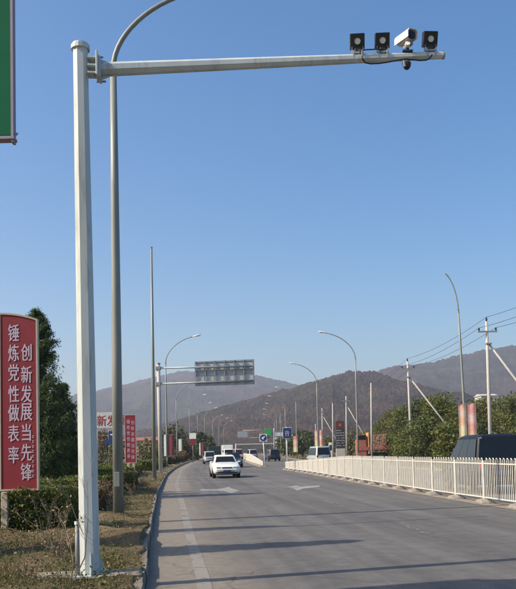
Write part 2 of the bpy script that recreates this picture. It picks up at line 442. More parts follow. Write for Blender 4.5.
# lane markings and arrows, flat sheets on the asphalt
mb = MB()
for y in np.arange(14, 120, 8):
    xa = lambda yy: .5*(lkx(yy) + .9) + .5*float(np.interp(yy, [17, 20, 31, 43.5, 64, 78, 105, 190], [6.9, 6.5, 5.4, 4.2, 2.1, .4, -1, -4.4])) + .2
    mb.add([(xa(y) - .07, y, .004), (xa(y) + .07, y, .004), (xa(y + 3) + .07, y + 3, .004), (xa(y + 3) - .07, y + 3, .004)], [(0, 1, 2, 3)])
tag(mb.build('lane_line', M['lane'], fix=False), kind='structure')
def arrow(pts):
    mb = MB(); mb.add([G(x, y, .008) for x, y in pts], [tuple(range(len(pts)))[::-1]]); tag(mb.build('road_marking', M['arrow'], fix=False), kind='structure')
arrow([(200.5, 489.4), (214, 489.2), (218, 488.8), (222, 488.4), (229, 486.8), (231.5, 488.4), (240, 490.6), (231, 493.4), (226, 491.6), (218, 490.8), (210, 490.7), (201, 490.9)])
arrow([(287, 487), (296, 485.4), (302, 486.6), (310, 486.0), (319.5, 485.3), (319.5, 487), (311, 488), (303, 488.7), (297.5, 490.6), (293.5, 488.5)])

# ------------------------------------------------------------------ hills
def hills():
    SC = 780.0
    ridges = []   # (distance, near half-width, far half-width, skyline of the photograph)
    A = [(-260, 430), (-120, 415), (0, 412), (55, 402), (75, 397), (93, 393), (110, 388), (130, 383), (150, 378), (170, 373), (187, 371), (205, 373), (232, 378), (258, 375.5), (281, 381), (299, 385), (330, 396), (380, 410), (520, 430)]
    C = [(200, 440), (280, 415), (330, 393), (355, 380), (379, 370.5), (394, 366), (412, 364.5), (430, 363), (456, 356), (482, 350.5), (516, 345), (560, 338), (640, 345), (760, 380)]
    B = [(120, 440), (165, 427), (200, 415), (225, 406), (250, 400), (280, 391), (305, 384), (327, 378), (350, 371.5), (371, 371), (386, 376), (410, 385), (440, 396), (480, 408), (540, 420), (640, 430)]
    for D, wn, wf, P in ((3300, 1500, 1400, A), (2500, 1000, 1200, C), (1350, 620, 700, B)):
        xs = []; hs = []
        for px, py in P:
            q = at(px, py, D); xs.append(q.x); hs.append(max(q.z, 2))
        ridges.append((D, wn, wf, np.array(xs), np.array(hs)))
    U = np.linspace(-.62, .62, 820); Yv = np.r_[np.linspace(330, 2000, 230), np.linspace(2010, 4800, 200)]
    YY, UU = np.meshgrid(Yv, U, indexing='ij'); X = YY*UU
    Z = np.zeros_like(X) - 3
    for D, wn, wf, xs, hs in ridges:
        wig = 160*fbm(X/700, YY/3000 + D, 3)
        t = (YY - D - 0*wig)/np.where(YY < D, wn, wf)
        prof = np.interp(X, xs, hs, left=2, right=2)
        bell = np.clip(1 - np.abs(t), 0, 1); bell = bell**1.3*(1.5 - .5*bell)
        rid = 1 - 3.2*np.abs(fbm(X/230 + D, YY/520 + .3*fbm(X/300, YY/300, 2), 4, .5))
        rav = (fbm(X/160 + D, YY/380, 5, .55)*.26 + .20*(rid - .35))*np.clip(np.abs(t)*3.5, 0, 1)*(bell > 0)*(1.0 if D < 2000 else .5)
        Z = np.maximum(Z, prof*np.clip(bell*(1 + rav*1.1), 0, 1.0) - 2)
    Z += np.where(Z > 4, 5.0*fbm(X/30, YY/30, 3, .6) + 4.0*nr.random(X.shape)*np.clip(Z/40, 0, 1), 0)
    n, m = X.shape; i = np.arange(n*m).reshape(n, m)
    F = np.stack([i[:-1, :-1], i[:-1, 1:], i[1:, 1:], i[1:, :-1]], -1).reshape(-1, 4)
    global HILL_TOP; HILL_TOP = float(Z.max())
    tag(np_mesh('hills', np.stack([X, YY, Z], -1).reshape(-1, 3), F, M['hill'], smooth=True), kind='structure')
hills()

# haze: one closed box of even air round the camera and the scene
hm = bpy.data.materials.new('haze'); hm.use_nodes = True; ht = hm.node_tree; ht.nodes.clear()
ho = ht.nodes.new('ShaderNodeOutputMaterial'); pv = ht.nodes.new('ShaderNodeVolumePrincipled')
pv.inputs['Color'].default_value = (.78, .86, 1.0, 1); pv.inputs['Density'].default_value = .00023; pv.inputs['Anisotropy'].default_value = 0.25
ht.links.new(pv.outputs[0], ho.inputs['Volume'])
hb = MB().box((0, 4650, (HILL_TOP + 6 - 1.2)/2), (18400, 9500, HILL_TOP + 6 + 1.2))
hz_o = hb.build('haze', hm); tag(hz_o, kind='stuff')

# ------------------------------------------------------------------ vegetation builders
def crown_points(blobs, per, shell=.55):
    P = []
    for (c, r) in blobs:
        n = max(8, int(per*(r[0]*r[1]*r[2])**(2/3)))
        d = nr.normal(size=(n, 3)); d /= np.linalg.norm(d, axis=1)[:, None]
        rad = shell + (1 - shell)*nr.random(n)**.6
        # clumpy outline
        k = 1 + .35*np.sin(d[:, 0]*5 + c[0]*3)*np.sin(d[:, 1]*6 + c[1])*np.cos(d[:, 2]*5 + c[2]*2)
        P.append(np.array(c) + d*np.array(r)*(rad*k)[:, None])
    return np.concatenate(P)
def broad_tree(name, label, cat, x, y, H, W, m, group=None, leaf=.13, per=260, low=.12, nb=16, z=.1):
    t = thing(name, label, cat, (x, y, z), rnd.uniform(0, 6), group)
    mb = MB(); r0 = .035*H**.8 + .02
    top = Vector((rnd.uniform(-.08, .08)*W, rnd.uniform(-.08, .08)*W, H*.8))
    mb.tube([(0, 0, -.1), top*.3 + Vector((.03*W, 0, 0)), top*.65, top], [r0*1.3, r0, r0*.6, r0*.2], 7)
    blobs = []
    for k in range(nb):
        a = rnd.uniform(0, 6.28); h = rnd.uniform(low, .95); env = math.sin(min(1, (h - low)/(1 - low)*.9 + .14)*math.pi)**.6
        rr = W/2*env*rnd.uniform(.25, .8); c = Vector((rr*math.cos(a), rr*math.sin(a), h*H))
        s = W*rnd.uniform(.13, .24)
        blobs.append((tuple(c), (s*rnd.uniform(.9, 1.3), s*rnd.uniform(.9, 1.3), s*rnd.uniform(.7, 1.1))))
        st = top*max(.12, (h - .3))
        mb.tube([st, st.lerp(c, .55) + Vector((0, 0, .04*H)), c], [r0*.42, r0*.25, r0*.08], 5, caps=False)
    mb.build('trunk', M['bark'], t, True, fix=False)
    V, F = leaf_quads(crown_points(blobs, per), leaf, .5, .75)
    V[:, 2] = np.maximum(V[:, 2], .02)
    np_mesh('crown', V, F, m, t)
    return t
def conifer(label, x, y, H, W, group=None, n=150, leaf=.06, lean=0.0, seed=1, spray=34):
    t = thing('conifer_tree', label, 'tree', (x, y, .1), 0, group)
    q = random.Random(seed)
    MB().tube([(0, 0, -.1), (lean*.5, 0, H*.5), (lean, 0, H*.98)], [.05*W + .06, .05*W + .02, .012], 8).build('trunk', M['bark'], t, True)
    P = []
    br = MB()
    for k in range(n):
        h = q.uniform(.03, .99); a = q.uniform(0, 6.283)
        env = (1 - h)**.62*(.55 + .45*min(1, h*7))
        L = W/2*env*q.choice((q.uniform(.35, .8), q.uniform(.7, 1.05), q.uniform(.95, 1.3))) + .06
        b = np.array((lean*h, 0, h*H)); e = b + np.array((math.cos(a)*L, math.sin(a)*L, L*q.uniform(.25, .95)))
        if k % 3 == 0: br.tube([b, (b + e)/2, e], [.02, .013, .005], 4, caps=False)
        u = nr.random(spray)**.6
        s = .045 + .095*L
        P.append(b + (e - b)*u[:, None] + nr.normal(size=(spray, 3))*np.array((s, s, s*.8))*(1.1 - .5*u[:, None]))
    br.build('branch', M['bark'], t, fix=False)
    PP = np.concatenate(P); PP = np.concatenate([PP, PP + nr.normal(size=PP.shape)*.05])
    V, F = leaf_quads(PP, leaf*1.15, .2, up=.7)
    V[:, 2] = np.maximum(V[:, 2], .02)
    np_mesh('crown', V, F, M['conifer'], t)
    return t
def hedge(label, p0, p1, wdt, h, m, leaf=.035, dens=900, group='clipped hedges on the left verge'):
    p0 = Vector((*p0, .12)); p1 = Vector((*p1, .12)); d = p1 - p0; L = d.length; rz = math.atan2(d.y, d.x)
    t = thing('hedge', label, 'hedge', p0, rz, group)
    n = int(dens*(L*wdt + 2*L*h + 2*wdt*h))
    x = nr.random(n)*L; yy = (nr.random(n) - .5)*wdt; zz = nr.random(n)*h
    s = nr.integers(0, 10, n)
    zz = np.where(s < 5, h*(1 - .13*nr.random(n)**2), zz)
    yy = np.where((s >= 5) & (s < 9), np.sign(yy)*wdt/2*(1 - .25*nr.random(n)), yy)
    x = np.where(s == 9, np.where(x < L/2, 0.0, L) + (nr.random(n) - .5)*.15, x)
    P = np.stack([x, yy, zz], 1)
    lump = 1 + .28*fbm(P[:, 0]*1.4 + p0.x, P[:, 1]*1.4 + P[:, 2] + p0.y, 4)
    P[:, 2] *= lump; P[:, 1] *= lump
    P += nr.normal(size=P.shape)*.02
    V, F = leaf_quads(P, leaf); V[:, 2] = np.maximum(V[:, 2], .0)
    np_mesh('leaves', V, F, m, t)
    mb = MB()
    for k in range(int(L/.35)):
        x0 = (k + .5)*.35; 
        for j in range(3):
            a = rnd.uniform(-.25, .25); b = rnd.uniform(-.4, .4)*wdt
            mb.tube([(x0, b*.5, -.1), (x0 + a*.5, b, h*.5), (x0 + a, b*1.1, h*.92)], [.012, .009, .004], 4, caps=False)
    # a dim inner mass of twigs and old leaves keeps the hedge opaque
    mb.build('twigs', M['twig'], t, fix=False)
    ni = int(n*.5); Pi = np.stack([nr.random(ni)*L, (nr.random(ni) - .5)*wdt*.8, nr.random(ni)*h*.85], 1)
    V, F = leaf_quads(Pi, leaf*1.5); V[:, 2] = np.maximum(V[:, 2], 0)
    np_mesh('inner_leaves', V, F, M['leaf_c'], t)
    return t
def bare_shrub(label, x, y, H, spread, n, seed, group, rad=.006):
    q = random.Random(seed); t = thing('bare_shrub', label, 'shrub', (x, y, .14), 0, group); mb = MB()
    def grow(p, d, L, r, lvl):
        e = p + d*L; mid = p + d*L*.5 + Vector((q.uniform(-.1, .1), q.uniform(-.1, .1), q.uniform(-.05, .05)))*L
        mb.tube([p, mid, e], [r, r*.8, r*.5], 5, caps=False)
        if lvl > 0:
            for _ in range(q.randint(2, 3)):
                dd = (d + Vector((q.uniform(-.7, .7), q.uniform(-.7, .7), q.uniform(-.2, .5)))).normalized()
                grow(p.lerp(e, q.uniform(.4, 1)), dd, L*q.uniform(.45, .7), r*.55, lvl - 1)
    for _ in range(n):
        d = Vector((q.uniform(-spread, spread), q.uniform(-spread, spread), 1)).normalized()
        grow(Vector((q.uniform(-.05, .05), q.uniform(-.05, .05), -.05)), d, H*q.uniform(.4, .62), rad, 3)
    mb.build('branch', M['twig'], t, fix=False)
    tips = np.array(mb.v)[nr.integers(0, len(mb.v), int(26*n))]
    V, F = leaf_quads(tips + nr.normal(size=tips.shape)*.02, .018); np_mesh('leaves', V, F, M['litter'], t)
    return t

# ------------------------------------------------------------------ enforcement pole with its arm
P0 = G(90, 576, .15); bx, by = P0.x, P0.y
pole = thing('camera_pole', 'pale grey octagonal steel pole with long arm reaching over the road', 'pole', (bx, by, .15))
lean = -.045
topz = hz(81, 50, by) - .15
ax = lambda z: lean*z/topz
mb = MB(); mb.tube([(0, 0, 0), (ax(topz*.5), 0, topz*.5), (ax(topz), 0, topz)], [.128, .112, .094], 8, twist=R(31)); mb.build('shaft', M['galv'], pole)
mb = MB(); mb.tube([(ax(topz), 0, topz), (ax(topz), 0, topz + .05)], .116, 16); mb.tube([(ax(topz), 0, topz + .052), (ax(topz), 0, topz + .075)], .10, 16); mb.build('cap', M['galv'], pole)
mb = MB().box((0, 0, .012), (.37, .37, .024)); mb.build('base_plate', M['galv'], pole)
for k in range(4):
    a = k*math.pi/2 + .25; c, s = math.cos(a), math.sin(a); q = (-s*.006, c*.006, 0)
    MB().prism([(c*.115 - q[0], s*.115 - q[1], .025), (c*.185, s*.185, .025), (c*.18, s*.18, .06), (c*.117, s*.117, .30)], (2*q[0], 2*q[1], 0)).build('gusset', M['galv'], pole)
    MB().tube([(c*.14 - s*.08, s*.14 + c*.08, .02), (c*.14 - s*.08, s*.14 + c*.08, .075)], .016, 6).build('bolt', M['steel'], pole)
MB().tube([(-.135, -.06, -.05), (-.137, -.06, .35), (-.138, -.055, .62)], .022, 8).build('conduit', M['steel'], pole, True)
MB().tube([(-.138, -.055, .62), (-.14, -.05, .66)], .03, 8).build('conduit_cap', M['cam_white'], pole)
MB().box((-.04, .04, -.02), (1.3, .34, .12), R(6), .03).build('footing_slab', mat('dusty_footing', (.27, .23, .175), .9, 0, .25, 5, dirt=(.16, .13, .09), bmp=.5), pole)
# arm
base = Vector((bx, by, .15))
armA = at(101, 69.6, by + .06) - base; armB = at(442.5, 55.2, by + .52) - base
ad = (armB - armA).normalized()
MB().tube([armA, armA.lerp(armB, .5), armB], [.086, .067, .047], 8, twist=R(22.5)).build('arm', M['galv'], pole)
MB().tube([armB - ad*.004, armB + ad*.02], .052, 12).build('arm_end_cap', M['steel'], pole)
up = Vector((0, 0, 1)); side = ad.cross(up).normalized(); pc = Vector((ax(armA.z), 0, armA.z))
for dz in (.10, .0, -.095):
    MB().box(pc + Vector((.15, 0, dz)), (.12, .16, .018), math.atan2(ad.y, ad.x)).build('bracket_lug', M['galv'], pole)
rza = math.atan2(ad.y, ad.x)
mb = MB(); mb.box(pc + Vector((.205, .01, .02)), (.025, .22, .31), rza, .004); mb.build('pole_flange', M['galv'], pole)
mb = MB(); mb.box(armA + Vector((-.012, 0, 0)), (.03, .20, .27), rza, .004); mb.build('arm_flange', M['galv'], pole)
for dz in (.115, -.115):
    for dy in (-.08, .08):
        c = armA + Vector((0, dy, dz)); MB().tube([c - ad*.07, c + ad*.045], .012, 6).build('flange_bolt', M['steel'], pole)
for dz in (.085, -.09):
    MB().prism([armA + Vector((.005, -.005, dz*.75)), armA + Vector((.17, .0, dz*.70)), armA + Vector((.005, -.005, dz*1.5))], (0, .012, 0)).build('stiffener', M['galv'], pole)
def on_arm(px):
    best = min((i/400 for i in range(401)), key=lambda u: abs(proj(base + armA.lerp(armB, u))[0] - px))
    return base + armA.lerp(armB, best), .086 + (.047 - .086)*best
def proj(p):
    q = ROT.transposed() @ (p - Vector((0, 0, EYE))); return 258 + FOC*q.x/-q.z, CY - FOC*q.y/-q.z
cb = []
for px, dz, dy in ((361, .0, -.075), (362, -.045, -.075), (364, -.085, -.06), (370, -.098, -.05), (378, -.098, -.05), (386, -.09, -.055), (395, -.075, -.06), (404, -.062, -.062), (412, -.072, -.055), (419, -.082, -.05), (425, -.08, -.05), (429, -.06, -.055), (431, -.02, -.06)):
    p, r = on_arm(px); cb.append(p - base + Vector((0, dy, dz)))
MB().tube(cb, .010, 6).build('cable', M['dark'], pole, True)
cb = []
for px, dz in ((358, .075), (366, .085), (376, .085), (383, .075)):
    p, r = on_arm(px); cb.append(p - base + Vector((0, -.06, dz)))
MB().tube(cb, .008, 6).build('cable', M['dark'], pole, True)

def floodlight(px, label, rz, tilt=0.0):
    p, r = on_arm(px)
    t = thing('floodlight', label, 'floodlight', (p.x, p.y, p.z + r*.9), rz, 'black square floodlights on the arm')
    s = .094; zc = .175; TI = Matrix.Rotation(R(20), 3, 'X'); piv = Vector((0, 0, zc))
    def tip(mb): mb.v = [tuple(piv + TI @ (Vector(v) - piv)) for v in mb.v]; return mb
    tip(MB().box((0, 0, zc), (2*s, .10, 2*s), 0, .006)).build('housing', M['dark'], t)
    mb = MB(); mb.box((0, .053, zc), (.15, .008, .16))
    for k in range(5): mb.box((0, .066, zc - .07 + k*.035), (.15, .022, .008))
    tip(mb).build('cooling_fins', M['dark'], t)
    rim = [Vector((math.cos(a)*.040, -.051, zc + math.sin(a)*.040)) for a in np.linspace(0, 2*math.pi, 24, endpoint=False)]
    tip(MB().prism(rim, (0, -.006, 0))).build('lens', M['lens'], t)
    vs = []; fs = []; n = 24
    for v in rim:
        d = v - Vector((0, v.y, zc)); vs += [v + d*.02, v + d*.2, v + d*.2 + Vector((0, -.014, 0)), v + d*.02 + Vector((0, -.014, 0))]
    for i in range(n):
        j = (i + 1) % n
        for a in range(4): fs.append((i*4 + a, i*4 + (a+1) % 4, j*4 + (a+1) % 4, j*4 + a))
    tip(MB().add(vs, fs)).build('lens_ring', M['dark'], t)
    mb = MB()
    mb.box((0, 0, .012), (.15, .09, .022)); mb.box((-.07, 0, .05), (.008, .06, .09)); mb.box((.07, 0, .05), (.008, .06, .09))
    mb.build('bracket', M['steel'], t)
    MB().box((.01, .0, .055), (.09, .06, .055), 0, .006).build('ballast_box', M['dark'], t)
    for sx in (-.055, .055):
        MB().tube([(sx, -r*1.03, -r*1.35), (sx, -r*1.05, 0), (sx, -r*1.05, .03)], .008, 5).build('clamp_bolt', M['steel'], t)
floodlight(357.5, 'black square floodlight on the arm, farthest from the arm tip', R(-4))
floodlight(382.5, 'black square floodlight on the arm, beside the white surveillance camera', R(-2))
floodlight(430, 'black square floodlight at the very tip of the arm', R(4))

p, r = on_arm(407)
t = thing('surveillance_camera', 'white surveillance camera with sunshield on top of the arm', 'camera', (p.x, p.y, p.z + r*.9), 0)
ax_f = Vector((.42, -.88, -.06)).normalized(); sd_ = ax_f.cross(up).normalized(); up_ = sd_.cross(ax_f)
cc = Vector((-.012, .03, .205))
def sec(o, wv, hv, n=16, e=3.2):
    out = []
    for k in range(n):
        a = 2*math.pi*k/n; ca, sa = math.cos(a), math.sin(a)
        out.append(o + sd_*(wv*math.copysign(abs(ca)**(2/e), ca)) + up_*(hv*math.copysign(abs(sa)**(2/e), sa)))
    return out
MB().loft([sec(cc - ax_f*.125, .05, .045), sec(cc - ax_f*.11, .06, .055), sec(cc + ax_f*.125, .06, .055)]).build('housing', M['cam_white'], t, False)
mb = MB()
for a, b in ((-.135, .165),):
    prof = [(-.078, -.045), (-.078, .035), (-.055, .068), (.055, .068), (.078, .035), (.078, -.045), (.072, -.045), (.072, .032), (.052, .061), (-.052, .061), (-.072, .032), (-.072, -.045)]
    mb.prism([cc + ax_f*a + sd_*x + up_*z for x, z in prof], ax_f*(b - a))
mb.build('sunshield', M['cam_white'], t)
MB().loft([sec(cc + ax_f*.126, .060, .055, e=2.6), sec(cc + ax_f*.138, .056, .052, e=2.6)]).build('front_bezel', M['dark'], t)
MB().tube([cc + ax_f*.138, cc + ax_f*.143], .034, 18).build('lens', M['glass'], t)
mb = MB(); mb.tube([(0, 0, 0), (0, 0, .10)], [.03, .024], 10); mb.box((0, 0, .012), (.13, .1, .024)); mb.build('mount', M['dark'], t)
MB().tube([(0, -.03, .085), (-.005, -.075, .10)], [.034, .034], 14).build('swivel_joint', M['cam_white'], t)
mb = MB(); mb.box((.02, .0, .13), (.10, .08, .06), .4, .01); mb.build('bracket', M['steel'], t)
p, r = on_arm(406)
t = thing('dome_sensor', 'small dark dome sensor hanging beneath the arm under the white camera', 'sensor', (p.x, p.y, p.z - r*.9))
MB().tube([(0, 0, .0), (0, 0, -.045)], [.045, .05], 14).build('collar', M['steel'], t)
mb = MB(); zz = np.linspace(0, 1, 7); mb.tube([(0.01, -.01, -.046 - .085*k) for k in zz], [.056*math.sqrt(max(.02, 1 - (k*.97)**2)) for k in zz], 16); mb.build('dome', M['dark'], t, True)
MB().box((-.03, -.045, -.06), (.03, .02, .09), .3, .004).build('side_plate', M['cam_white'], t)

# ------------------------------------------------------------------ street lamps
def lamp(x, y, H, side, label, group, arm=2.7, r0=.092, r1=.05, head=True, lean_x=0.0, short=None, parts=True, fr=.80):
    t = thing('street_lamp', label, 'street lamp', (x, y, .12), 0, group)
    mb = MB(); n = 12
    pts = [Vector((0, 0, -.1)), Vector((lean_x*.3, 0, H*.3)), Vector((lean_x*.6, 0, H*.62)), Vector((lean_x*.8, 0, H*fr))]; rad = [r0, r0*.93, r0*.78, r0*.62]
    mb.tube(pts, rad, n); mb.build('post', M['lamp_post'], t, True)
    cur = []; zb = H*fr; k = arm/2.7 if short is None else short
    for i in range(15):
        u = i/14
        cur.append(Vector((lean_x*(.8 + .2*u) + side*arm*(1 - math.cos(u*math.pi/2)), 0, zb + (H - zb)*(.80*math.sin(u*math.pi/2)+.20*(1 - math.cos(u*math.pi/2))))))
    rr = [r0*.52 + (r1*.8 - r0*.52)*i/14 for i in range(15)]
    mb = MB().tube(cur, rr, n); mb.build('arm', M['lamp_post'], t, True)
    if parts: MB().tube([(lean_x*.8, 0, zb - .06), (lean_x*.8, 0, zb + .06)], r0*.72, n).build('collar', M['lamp_post'], t)
    if head:
        e = cur[-1]; d = Vector((side*.96, 0, .22)).normalized(); q = Vector((0, 1, 0)); v = d.cross(q)*-side
        secs = []
        for s_, wv, hv in ((-.05, .06, .05), (.1, .12, .07), (.35, .17, .085), (.62, .15, .075), (.78, .07, .04)):
            o = e + d*s_
            secs.append([o + q*(wv*math.cos(a)) + Vector((0, 0, 1))*(hv*max(-.35, math.sin(a))) for a in np.linspace(0, 2*math.pi, 14, endpoint=False)])
        MB().loft(secs).build('lamp_head', M['cam_white'], t, True)
        MB().box(e + d*.42 + Vector((0, 0, -.045)), (.44, .22, .03), 0, .01).build('diffuser', M['lens'], t)
    if parts:
        MB().box((0, -r0*1.0, .9), (.12, .03, .34), 0, .008).build('access_door', M['lamp_post'], t)
        MB().tube([(0, 0, -.05), (0, 0, .10)], r0*1.6, 12).build('base_flange', M['lamp_post'], t)
    return t
L1 = G(118.5, 517, .15)
lamp(L1.x, L1.y, 12.5, 1, 'tall grey-green street lamp nearest on the left verge, just beyond the pale camera pole', 'street lamps on the left verge', 2.0, .125, .06, lean_x=0.02, fr=.852)
LG = 'street lamps on the left verge'
desc = ['left-verge street lamp just beyond the sign gantry post', 'left-verge street lamp second beyond the sign gantry post, beside a white banner',
        'left-verge street lamp third beyond the sign gantry post', 'left-verge street lamp fourth beyond the gantry post, small in the distance',
        'left-verge street lamp fifth beyond the gantry post, small in the distance', 'left-verge street lamp sixth beyond the gantry post, very small',
        'left-verge street lamp seventh beyond the gantry post, very small', 'left-verge street lamp eighth beyond the gantry post, the farthest and smallest']
for i, (px, hy, Y) in enumerate([(167, 337, 75), (177, 383, 120), (190, 395, 150), (198, 403, 178), (205, 408, 202), (213, 415, 240), (219, 418, 265), (224, 421, 290)]):
    q = at(px, 450, Y); lamp(q.x, q.y, min(hz(px + 20, hy, Y), 13.2) - .1, 1, desc[i], LG, 2.7, parts=i < 2)
RG = 'street lamps on the right roadside'
q = at(466.8, 440, 49.6)
tl = lamp(q.x, q.y, hz(457, 273, 49.6) - .1, -1, 'right-roadside street lamp above the dark minivan, with short bent top and banners', RG, .75, head=False, lean_x=-.3)
for i, (px, hy, Y, lb) in enumerate([(358, 333, 74, 'right-roadside street lamp with curved arm standing before the brick-laden truck'), (318.5, 364, 100, 'right-roadside street lamp rising behind the silver-white van'),
                                 (297, 388, 132, 'right-roadside street lamp with orange banner beside the square blue sign'), (286, 393.5, 160, 'right-roadside street lamp just behind the square blue sign, without banner'),
                                 (281, 402, 185, 'distant right-roadside street lamp beyond the blue square sign'), (277, 409, 210, 'very distant right-roadside street lamp near the green sign'),
                                 (275, 414, 240, 'farthest right-roadside street lamp, tiny before the hill')]):
    q = at(px, 450, Y); lamp(q.x, q.y, min(hz(px - 15, hy, Y), 12.7) - .1, -1, lb, RG, 2.7, parts=i < 2)
q = G(154.5, 480, .15); Yq = q.y
mast = thing('mast', 'tall plain grey mast without arm on the left verge before the sign gantry', 'mast', (q.x, q.y, .12))
mh = hz(151, 248, Yq) - .12; mx_ = at(151.3, 248, Yq).x - q.x
MB().tube([(0, 0, -.1), (mx_*.5, 0, mh*.5), (mx_, 0, mh)], [.115, .09, .055], 12).build('shaft', M['lamp_post'], mast, True)
MB().tube([(mx_, 0, mh), (mx_, 0, mh + .05)], .065, 12).build('cap', M['lamp_post'], mast)
MB().tube([(0, 0, -.05), (0, 0, .1)], .18, 12).build('base_flange', M['lamp_post'], mast)

# ------------------------------------------------------------------ sign gantry seen from behind
Yg = 57.5; q = G(161, 473.2, .15); gx = q.x; Yg = q.y
gt = thing('sign_gantry', 'cantilever road sign gantry on the left verge, sign panel seen from behind', 'road sign', (gx, Yg, .12))
b0 = Vector((gx, Yg, .12))
gp_ = lambda px, py: at(px, py, Yg) - b0
MB().tube([(0, 0, -.1), gp_(158.2, 364)], [.155, .13], 14).build('post', M['pole_concrete'], gt, True)
e = gp_(158.2, 364); MB().tube([e, e + Vector((0, 0, .08))], .16, 14).build('post_cap', M['pole_concrete'], gt)
MB().box((0, 0, .0), (.8, .8, .12), 0, .02).build('base_plate', M['concrete'], gt)
for py, pyr in ((368.2, 366.2), (384, 380.6)):
    a, b = gp_(156, py), gp_(252.5, pyr)
    MB().tube([a, b], .065, 10).build('arm', M['alu'], gt, True)
    MB().box(gp_(158.2, py), (.38, .38, .26), 0, .02).build('clamp', M['steel'], gt)
pa, pb = gp_(194.5, 361.5), gp_(254, 359); zt0, zb0 = pa.z, gp_(194.5, 386).z; zt1, zb1 = pb.z, gp_(254, 384).z
pn = MB(); pn.prism([(pa.x, .16, zb0), (pb.x, .16, zb1), (pb.x, .16, zt1), (pa.x, .16, zt0)], (0, .05, 0)); pn.build('sign_panel', M['alu'], gt)
mb = MB()
for (u0, u1) in ((.0, .055), (.36, .39), (.55, .57), (.80, .83), (.945, 1.0)):
    f = lambda x, u: (zt0 + (zt1 - zt0)*(x - pa.x)/(pb.x - pa.x))*(1 - u) + (zb0 + (zb1 - zb0)*(x - pa.x)/(pb.x - pa.x))*u
    mb.prism([(pa.x, .10, f(pa.x, u1)), (pb.x, .10, f(pb.x, u1)), (pb.x, .10, f(pb.x, u0)), (pa.x, .10, f(pa.x, u0))], (0, .057, 0))
mb.build('panel_rail', M['alu'], gt)
for band in ((.10, .36), (.58, .80)):
    mb = MB()
    for k in range(6):
        x0 = pa.x + (pb.x - pa.x)*(k + .06)/6; x1 = pa.x + (pb.x - pa.x)*(k + .93)/6
        mb.prism([(x0, .14, f(x0, band[1])), (x1, .14, f(x1, band[1])), (x1, .14, f(x1, band[0])), (x0, .14, f(x0, band[0]))], (0, .017, 0))
    mb.build('back_plate', M['alu_light'], gt)
for k in range(7):
    x = pa.x + .06 + (pb.x - pa.x - .12)*k/6
    MB().box((x, .065, (f(x, 0) + f(x, 1))/2), (.07, .07, (f(x, 0) - f(x, 1)))).build('stiffener', M['steel'], gt)

# ------------------------------------------------------------------ lettering
def letters(s, h, wscale, m, parent, loc, rz=0.0, bold=.02, name='lettering', depth=.006):
    """upright lettering centred on loc, facing local -Y"""
    c = bpy.data.curves.new(name, 'FONT'); c.body = s; c.size = 1; c.offset = 0; c.resolution_u = 2; c.fill_mode = 'BOTH'; c.extrude = .5
    c.align_x = 'CENTER'
    o = bpy.data.objects.new(name, c); COL.objects.link(o)
    dg = bpy.context.evaluated_depsgraph_get(); me = bpy.data.meshes.new_from_object(o.evaluated_get(dg))
    bpy.data.objects.remove(o); bpy.data.curves.remove(c)
    n = len(me.vertices); co = np.zeros(n*3, np.float32); me.vertices.foreach_get('co', co); co = co.reshape(-1, 3)
    lo, hi = co.min(0), co.max(0); cen = (lo + hi)/2; ext = hi - lo
    sc = h/max(ext[1], 1e-4)
    x = (co[:, 0] - cen[0])*sc*wscale; z = (co[:, 1] - cen[1])*sc; y = -(co[:, 2])*depth
    ca, sa = math.cos(rz), math.sin(rz)
    out = np.stack([loc[0] + x*ca - y*sa, loc[1] + x*sa + y*ca, loc[2] + z], 1)
    me.vertices.foreach_set('co', out.astype(np.float32).ravel()); me.update()
    if bold:
        vs = [tuple(v) for v in out]; fs = [tuple(p.vertices) for p in me.polygons]; mb = MB(); mb.add(vs, fs)
        mb.add([(v[0] + bold*h*ca, v[1] + bold*h*sa - .0015, v[2] + bold*h*.5) for v in vs], fs)
        bpy.data.meshes.remove(me); return mb.build(name, m, parent, fix=False)
    me.materials.clear()
    return link(name, me, m, parent)

# big red slogan board at the left edge
def slogan_board(label, x, y, Z0, W, H, arch, post_h, both, rz=0.0, cols=None, small=True, group='red slogan boards on the verge'):
    t = thing('slogan_board', label, 'sign', (x, y, .13), rz, group)
    zb = post_h; n = 14
    halves = ((-1, 1) if both else (1,))
    top = lambda u: zb + H - arch*(u**2)
    x0 = -W if both else 0.0
    xs = np.linspace(x0, W, 2*n + 1 if both else n + 1)
    face = [(px_, -.04, zb) for px_ in (x0, W)] + [(px_, -.04, top(px_/W)) for px_ in xs[::-1]]
    MB().prism(face, (0, .08, 0)).build('panel', M['red'], t)
    fw = .035; mb = MB()
    upper = [(px_, top(px_/W)) for px_ in xs]
    band = [(x0 - .01, -.055, zb - .014)] + [(px_ + (-.01 if i == 0 else .01 if i == len(upper) - 1 else 0), -.055, z_ + .014) for i, (px_, z_) in enumerate(upper)] + [(W + .01, -.055, zb - .014)]
    inner = [(x0 + fw*.6, -.055, zb + fw*.6)] + [(min(max(px_, x0 + fw*.6), W - fw*.6), -.055, z_ - fw*.6) for px_, z_ in upper] + [(W - fw*.6, -.055, zb + fw*.6)]
    n_ = len(band); vs = [Vector(p) for p in band + inner]; vs += [p + Vector((0, .11, 0)) for p in vs]; fs = []
    for i in range(n_):
        j = (i + 1) % n_
        fs += [(i, j, n_ + j, n_ + i), (2*n_ + j, 2*n_ + i, 3*n_ + i, 3*n_ + j), (j, i, 2*n_ + i, 2*n_ + j), (n_ + i, n_ + j, 3*n_ + j, 3*n_ + i)]
    mb.add(vs, fs)
    if both: mb.box((0, 0, zb + H/2), (fw*.8, .104, H - .02))
    mb.build('frame', M['frame_beige'], t)
    for px_ in ((.07,) if both else (W*.25, W*.75)):
        MB().box((px_, .0, (zb - .02)/2 - .1), (.13, .11, zb + .16), 0, .01).build('post', M['frame_beige'], t)
    return t, zb
